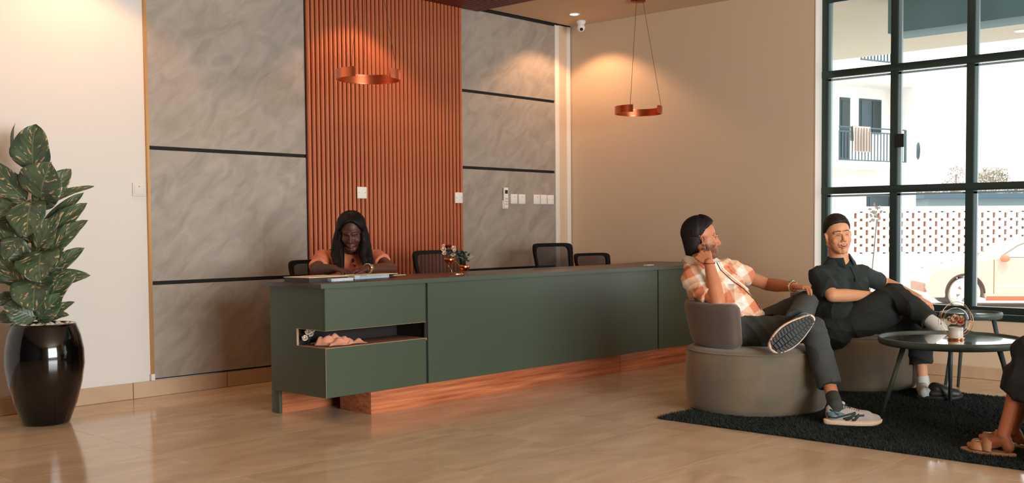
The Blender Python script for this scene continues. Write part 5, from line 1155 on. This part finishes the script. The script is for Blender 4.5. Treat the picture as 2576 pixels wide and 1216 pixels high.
# dish
dp = DJ(2308, 380, DB-.2); ds = thing('satellite_dish', tuple(dp), 'blue-grey satellite dish on the corner of the white building', 'satellite dish')
az_ = (R_*1.0-A_*.12).normalized(); B().lathe(dp-az_*.06, [(.02, 0), (.2, .03), (.29, .09), (.295, .08), (.2, .02), (.02, -.02)], 24, ax=Z_, ay=az_.cross(Z_), az=az_).obj('dish', tfr, ds, True); B().tube([dp, dp+R_*.36+Z_*.3], .012).obj('arm', wht, ds)
B().tube([dp-R_*.15-Z_*.1, dp], .03).obj('bracket', wht, ds)
# pierced screen wall
DS = 30.; s0, s1 = DJ(2140, 524, DS), DJ(2640, 520, DS); sdx = V(s1.x-s0.x, s1.y-s0.y, 0); Lw = sdx.length; sdx.normalize(); sn = V(sdx.y, -sdx.x, 0)
if sn.dot(V(s0.x, s0.y, 0)) > 0: sn = -sn
zt2 = DJ(2300, 523, DS).z; zb2 = DJ(2300, 638, DS).z
sw_ = thing('pierced_screen_wall', (s0.x, s0.y, ZG), 'white pierced block boundary wall with rows of small orange openings', 'wall')
P0 = V(s0.x, s0.y, 0)-sdx*0
B().obox(P0+sdx*(Lw/2+.0)+Z_*((ZG+zb2)/2), sdx, sn, Z_, Lw/2+.4, .09, (zb2-ZG)/2).obox(P0+sdx*(Lw/2)+Z_*(zt2-.03), sdx, sn, Z_, Lw/2+.4, .09, .07).obj('solid_wall', wht, sw_)
B().obox(P0+sdx*(Lw/2)-sn*.07+Z_*((zt2+zb2)/2), sdx, sn, Z_, Lw/2, .02, (zt2-zb2)/2).obj('orange_backing', mat('orange_clay', (204, 124, 88), .8), sw_)
cellw = 14.5/FPX*DS; rows = 5; ch = (zt2-.10-zb2)/rows; nn_ = int(Lw/cellw); pb = B()
for k in range(nn_):
    x = k*cellw; even = k % 2 == 0; sw2 = .085; sh = ch*(.62 if even else .30); offz = 0 if even else ch*.5
    pb.obox(P0+sdx*(x+(cellw-sw2)/2)+sn*.02+Z_*((zt2+zb2)/2), sdx, sn, Z_, (cellw-sw2)/2, .065, (zt2-zb2)/2)
    zc_ = zb2
    for r in range(rows+1):
        c_ = zb2+ch*(r+.5)-offz; z0 = c_-sh/2; z1 = min(max(z0, zb2), zt2-.1)
        if z1 > zc_+.005: pb.obox(P0+sdx*(x+cellw-sw2/2)+sn*.02+Z_*((zc_+z1)/2), sdx, sn, Z_, sw2/2, .065, (z1-zc_)/2)
        zc_ = max(zc_, c_+sh/2)
    if zt2-.05 > zc_: pb.obox(P0+sdx*(x+cellw-sw2/2)+sn*.02+Z_*((zc_+zt2-.05)/2), sdx, sn, Z_, sw2/2, .065, (zt2-.05-zc_)/2)
pb.obj('screen_blocks', wht, sw_, kind='stuff')
p_ = DJ(2134, 526, DS-.6); B().obox(V(p_.x, p_.y, (ZG+p_.z)/2), sdx, sn, Z_, .12, .12, (p_.z-ZG)/2).obj('end_post', wht, sw_)
# distant blue-roofed shed and trees
D4 = 70.; a, b_ = DJ(2310, 502, D4), DJ(2700, 494, D4); dd = (b_-a); dd.z = 0; Ls = dd.length; dd.normalize(); nn = V(dd.y, -dd.x, 0)
sh = thing('long_shed', (a.x, a.y, ZG), 'long low shed with a blue-grey roof edge beyond the screen wall', 'building')
B().obox(V(a.x, a.y, 0)+dd*Ls/2+nn*.0+Z_*((ZG+a.z)/2), dd, nn, Z_, Ls/2, 2., (a.z-ZG)/2).obj('wall', mat('pale_blue_wall', (120, 136, 140), .8), sh)
B().obox(V(a.x, a.y, 0)+dd*Ls/2+Z_*(a.z+.15), dd, nn, Z_, Ls/2+.5, 2.6, .16).obj('roof', mat('blue_grey_roof', (62, 84, 96), .6), sh)
fol = mat('washed_out_foliage', (120, 112, 96), .9, noise=(1.2, (176, 164, 146), .2)); trunk_m = mat('trunk', (150, 130, 112), .9)  # leaf tones paled to stand in for overexposed daylight
def tree(px, py, D, w, h, n, label, seed, grp=None):
    c = DJ(px, py, D); t = thing('tree', (c.x, c.y, ZG), label, 'tree', grp); rn_ = random.Random(seed); b = B()
    for i in range(n):
        d = V(rn_.gauss(0, 1), rn_.gauss(0, 1), rn_.gauss(0, 1)).normalized()*rn_.uniform(.3, 1)**.5; q = V(c.x+d.x*w/2, c.y+d.y*w/2, c.z+d.z*h/2); r = .16*w*rn_.uniform(.3, .6)
        for s_ in range(5):
            e = V(rn_.gauss(0, 1), rn_.gauss(0, 1), rn_.gauss(0, 1)).normalized(); f_ = e.orthogonal().normalized(); g_ = q+e*r*.8; b.add([g_, g_+f_*r*.5+e*r*.2, g_+e*r*.7, g_-f_*r*.5+e*r*.2], [(0, 1, 2, 3)])
    b.obj('crown', fol, t, kind='stuff')
    B().tube([V(c.x, c.y, ZG), V(c.x+.1, c.y, c.z)], [.16, .08], 8).obj('trunk', trunk_m, t, True)
tree(2404, 438, 86, 1.4, 1.5, 160, 'small dark-crowned tree left of the right mullion, beyond the shed', 1)
tree(2497, 445, 90, 2.7, 1.4, 200, 'wider pale tree right of the mullion, beyond the shed', 2)
for i, (x, y, w_, h_) in enumerate(((2330, 484, 1.9, .9), (2400, 472, 1.8, 1.1), (2478, 478, 1.8, 1.1), (2556, 476, 1.8, 1.1), (2625, 476, 2.0, 1.1))):
    tree(x, y, 76, w_, h_, 160, ('pale hedge-like tree over the shed roof beside the white building', 'pale tree over the shed roof just left of the right mullion', 'pale tree over the shed roof just right of the right mullion', 'pale tree over the shed roof toward the picture edge', 'pale tree over the shed roof past the right picture edge')[i], 10+i, 'trees above the shed')

# car: x back from the front wheel, y across, z up
carp = mat('peach_white_car_paint', (206, 172, 152), .25, coat=.8); cdk = mat('car_dark_trim', (70, 48, 38), .6); cwin = mat('car_window_glass', (226, 230, 230), .12, coat=.5); crim = mat('wheel_rim_silver', (222, 218, 212), .35, .2)
wc = DJ(2415, 735, 22.0); DC = 22.
car = thing('car', (0, 0, 0), 'pale peach-white hatchback parked outside the window, nose to the left', 'car')
WR = .315
low = [(-.72, .30), (-.76, .42), (-.74, .60), (-.66, .74), (-.35, .84), (.05, .93), (.45, 1.0), (.62, 1.03), (1.2, 1.04), (2.4, 1.05), (3.1, 1.02), (3.35, .85), (3.38, .45), (3.3, .28)]
def arch(cx_, r, n=14): return [(cx_+r*math.cos(PI*k/n), WR+r*math.sin(PI*k/n)) for k in range(n+1)]
poly = [(-.72, .22)]+low+[(3.3, .2)]+[(2.62+.40, .2)]+arch(2.62, .39)+[(2.62-.40, .2), (.40, .2)]+arch(0, .39)+[(-.40, .22)]
B().prism(poly, (0, -.84, 0), V(1, 0, 0), V(0, 0, 1), V(0, 1, 0), 1.68).obj('body', carp, car, bevel=.03, seg=3)
gh = [(.58, 1.0), (1.05, 1.30), (1.45, 1.46), (2.3, 1.48), (2.85, 1.38), (3.2, 1.02)]
rings = [[V(x, y*(1-.22*(z-1)/.48), z) for x, z in gh] for y in (-.80, .80)]
B().rings(rings, caps=(True, True)).obj('cabin', carp, car, bevel=.03, seg=3)
for s_ in (-1, 1):
    gl_ = [(.78, 1.06), (1.10, 1.28), (1.48, 1.41), (1.75, 1.42), (1.75, 1.06)]; g3 = [(1.82, 1.06), (1.82, 1.42), (2.3, 1.42), (2.75, 1.32), (2.95, 1.08)]
    for g in (gl_, g3): B().rings([[V(x, s_*(.80*(1-.22*(z-1)/.48)+e), z) for x, z in g] for e in (-.01, .012)]).obj('side_window', cwin, car)
    B().tube([V(x, s_*(.80*(1-.22*(z-1)/.48)+.012), z) for x, z in ((.72, 1.055), (.74, 1.09), (1.08, 1.30), (1.46, 1.435), (2.3, 1.45), (2.8, 1.33))], .012, 6).tube([V(.72, s_*.815, 1.05), V(3.0, s_*.815, 1.055)], .008, 6).obj('window_trim', mat('grey_window_trim', (150, 140, 132), .5), car, True)
    B().ell((.74, s_*.98, 1.03), (.10, .09, .075)).obj('wing_mirror', mat('orange_mirror_shell', (196, 116, 84), .4), car, True)
    B().cyl((.72, s_*.82, 1.03), (.74, s_*.92, 1.02), .025).obj('mirror_arm', cdk, car, True)
    B().box(.56, .575, min(s_*.842, s_*.835), max(s_*.842, s_*.835), .30, 1.0).box(1.70, 1.712, min(s_*.842, s_*.835), max(s_*.842, s_*.835), .30, 1.03).obj('door_gap', mat('door_gap', (150, 80, 54), .6), car)
    B().box(.6, 2.2, min(s_*.85, s_*.835), max(s_*.85, s_*.835), .44, .475).obj('side_moulding', mat('moulding_white', (240, 236, 228), .4), car, bevel=.006)
    B().box(.42, 2.2, min(s_*.845, s_*.80), max(s_*.845, s_*.80), .16, .25).obj('sill_skirt', mat('sill_brown', (176, 96, 62), .5), car, bevel=.006)
    B().tube([V(.385*math.cos(PI*k/16), s_*.835, WR+.385*math.sin(PI*k/16)) for k in range(17)], .022, 8).obj('arch_lining', cdk, car, True)
    B().ell((-.52, s_*.66, .70), (.18, .16, .07), seg=14, rg=8).obj('headlight', mat('headlight_lens', (236, 222, 206), .2), car, True)
    for cx_ in (0, 2.62):
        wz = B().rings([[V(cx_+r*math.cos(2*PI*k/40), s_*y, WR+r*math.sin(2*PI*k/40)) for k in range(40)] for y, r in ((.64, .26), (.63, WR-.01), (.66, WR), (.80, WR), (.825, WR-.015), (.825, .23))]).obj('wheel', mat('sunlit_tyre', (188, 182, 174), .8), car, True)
        wz.data.shade_smooth()
        rmo = B().cyl((cx_, s_*.80, WR), (cx_, s_*.828, WR), .225, .215, 36).obj('rim', crim, wz)
        for k in range(6):
            a = 2*PI*k/6+.3; c_ = V(cx_+.13*math.cos(a), s_*.831, WR+.13*math.sin(a)); B().obox(c_, V(math.cos(a), 0, math.sin(a)), V(0, 1, 0), V(-math.sin(a), 0, math.cos(a)), .035, .004, .028).obj('rim_opening', mat('rim_hole', (130, 104, 90), .7), rmo) if False else None
        ho = B()
        for k in range(6): a = 2*PI*k/6+.3; c_ = V(cx_+.14*math.cos(a), s_*.829, WR+.14*math.sin(a)); e1, e2 = V(math.cos(a), 0, math.sin(a)), V(-math.sin(a), 0, math.cos(a)); ho.prism([(-.045, 0), (.04, .035), (.04, -.035)], c_, e1, e2, V(0, s_, 0), .004)
        ho.obj('rim_openings', mat('rim_hole', (130, 104, 90), .7), rmo)
B().box(-.79, -.72, -.6, .6, .32, .50).obj('front_bumper_grille', mat('grille_tan', (170, 130, 108), .6), car, bevel=.01)
cy_ = ang(R_*1.0-A_*.10); car.rotation_euler = (0, 0, cy_); car.location = V(wc.x, wc.y, ZG)+A_*.83+R_*.19
# agave-like plants by the window
def agave(px, py, X, n, L, label, seed):
    c = onX(px, py, X); t = thing('spiky_plant', (c.x, c.y, ZG), label, 'plant'); rn_ = random.Random(seed); h = c.z-.05
    for i in range(n):
        a = 2*PI*i/n+rn_.uniform(-.2, .2); el = rn_.uniform(.5, 1.35); d = V(math.cos(a)*math.cos(el), math.sin(a)*math.cos(el), math.sin(el)); s = d.cross(Z_).normalized(); b = B(); rg_ = []
        for k in range(6):
            u = k/5; p = V(c.x, c.y, h-.25)+d*(L*u)-Z_*(.10*u*u*L); w_ = .022*(1-u)**.7+.001; nn = s.cross(d); rg_.append([p+s*w_, p-nn*w_*.35, p-s*w_, p+nn*w_*.12])
        b.rings(rg_).obj('leaf', mat('silver_green_leaf', (140, 150, 146), .5), t, True)
    B().cyl((c.x, c.y, ZG), (c.x, c.y, h-.22), .10, .07).obj('base', mat('plant_base', (110, 96, 80), .8), t, True)
agave(2476, 778, 8.65, 14, .30, 'silver spiky plant outside, just right of the mullion', 3)
agave(2531, 792, 8.55, 9, .20, 'smaller silver spiky plant outside, right of the first one', 4)
# dried white flower twig outside the left pane
q = onX(2206, 540, 8.3); dt = thing('dried_flower_stem', (q.x, q.y, ZG), 'tall dried stem with pale crumpled blossoms outside the left pane', 'flowers')
B().tube([V(q.x, q.y+.2, ZG), V(q.x, q.y+.05, .6), q+V(0, 0, -.04)], .005).obj('stem', mat('dry_stem', (170, 160, 146), .8), dt, True)
rn_ = random.Random(8); b = B()
for i in range(34):
    p = q+V(rn_.uniform(-.03, .03), rn_.uniform(-.045, .05), rn_.uniform(-.06, .07)); d = V(rn_.gauss(0, 1), rn_.gauss(0, 1), rn_.gauss(0, 1)).normalized(); leafb(b, p, p+d*.035, .02, V(-1, 0, 0), rows=3)
b.obj('blossom', mat('dried_petals', (214, 208, 200), .8), dt, True)
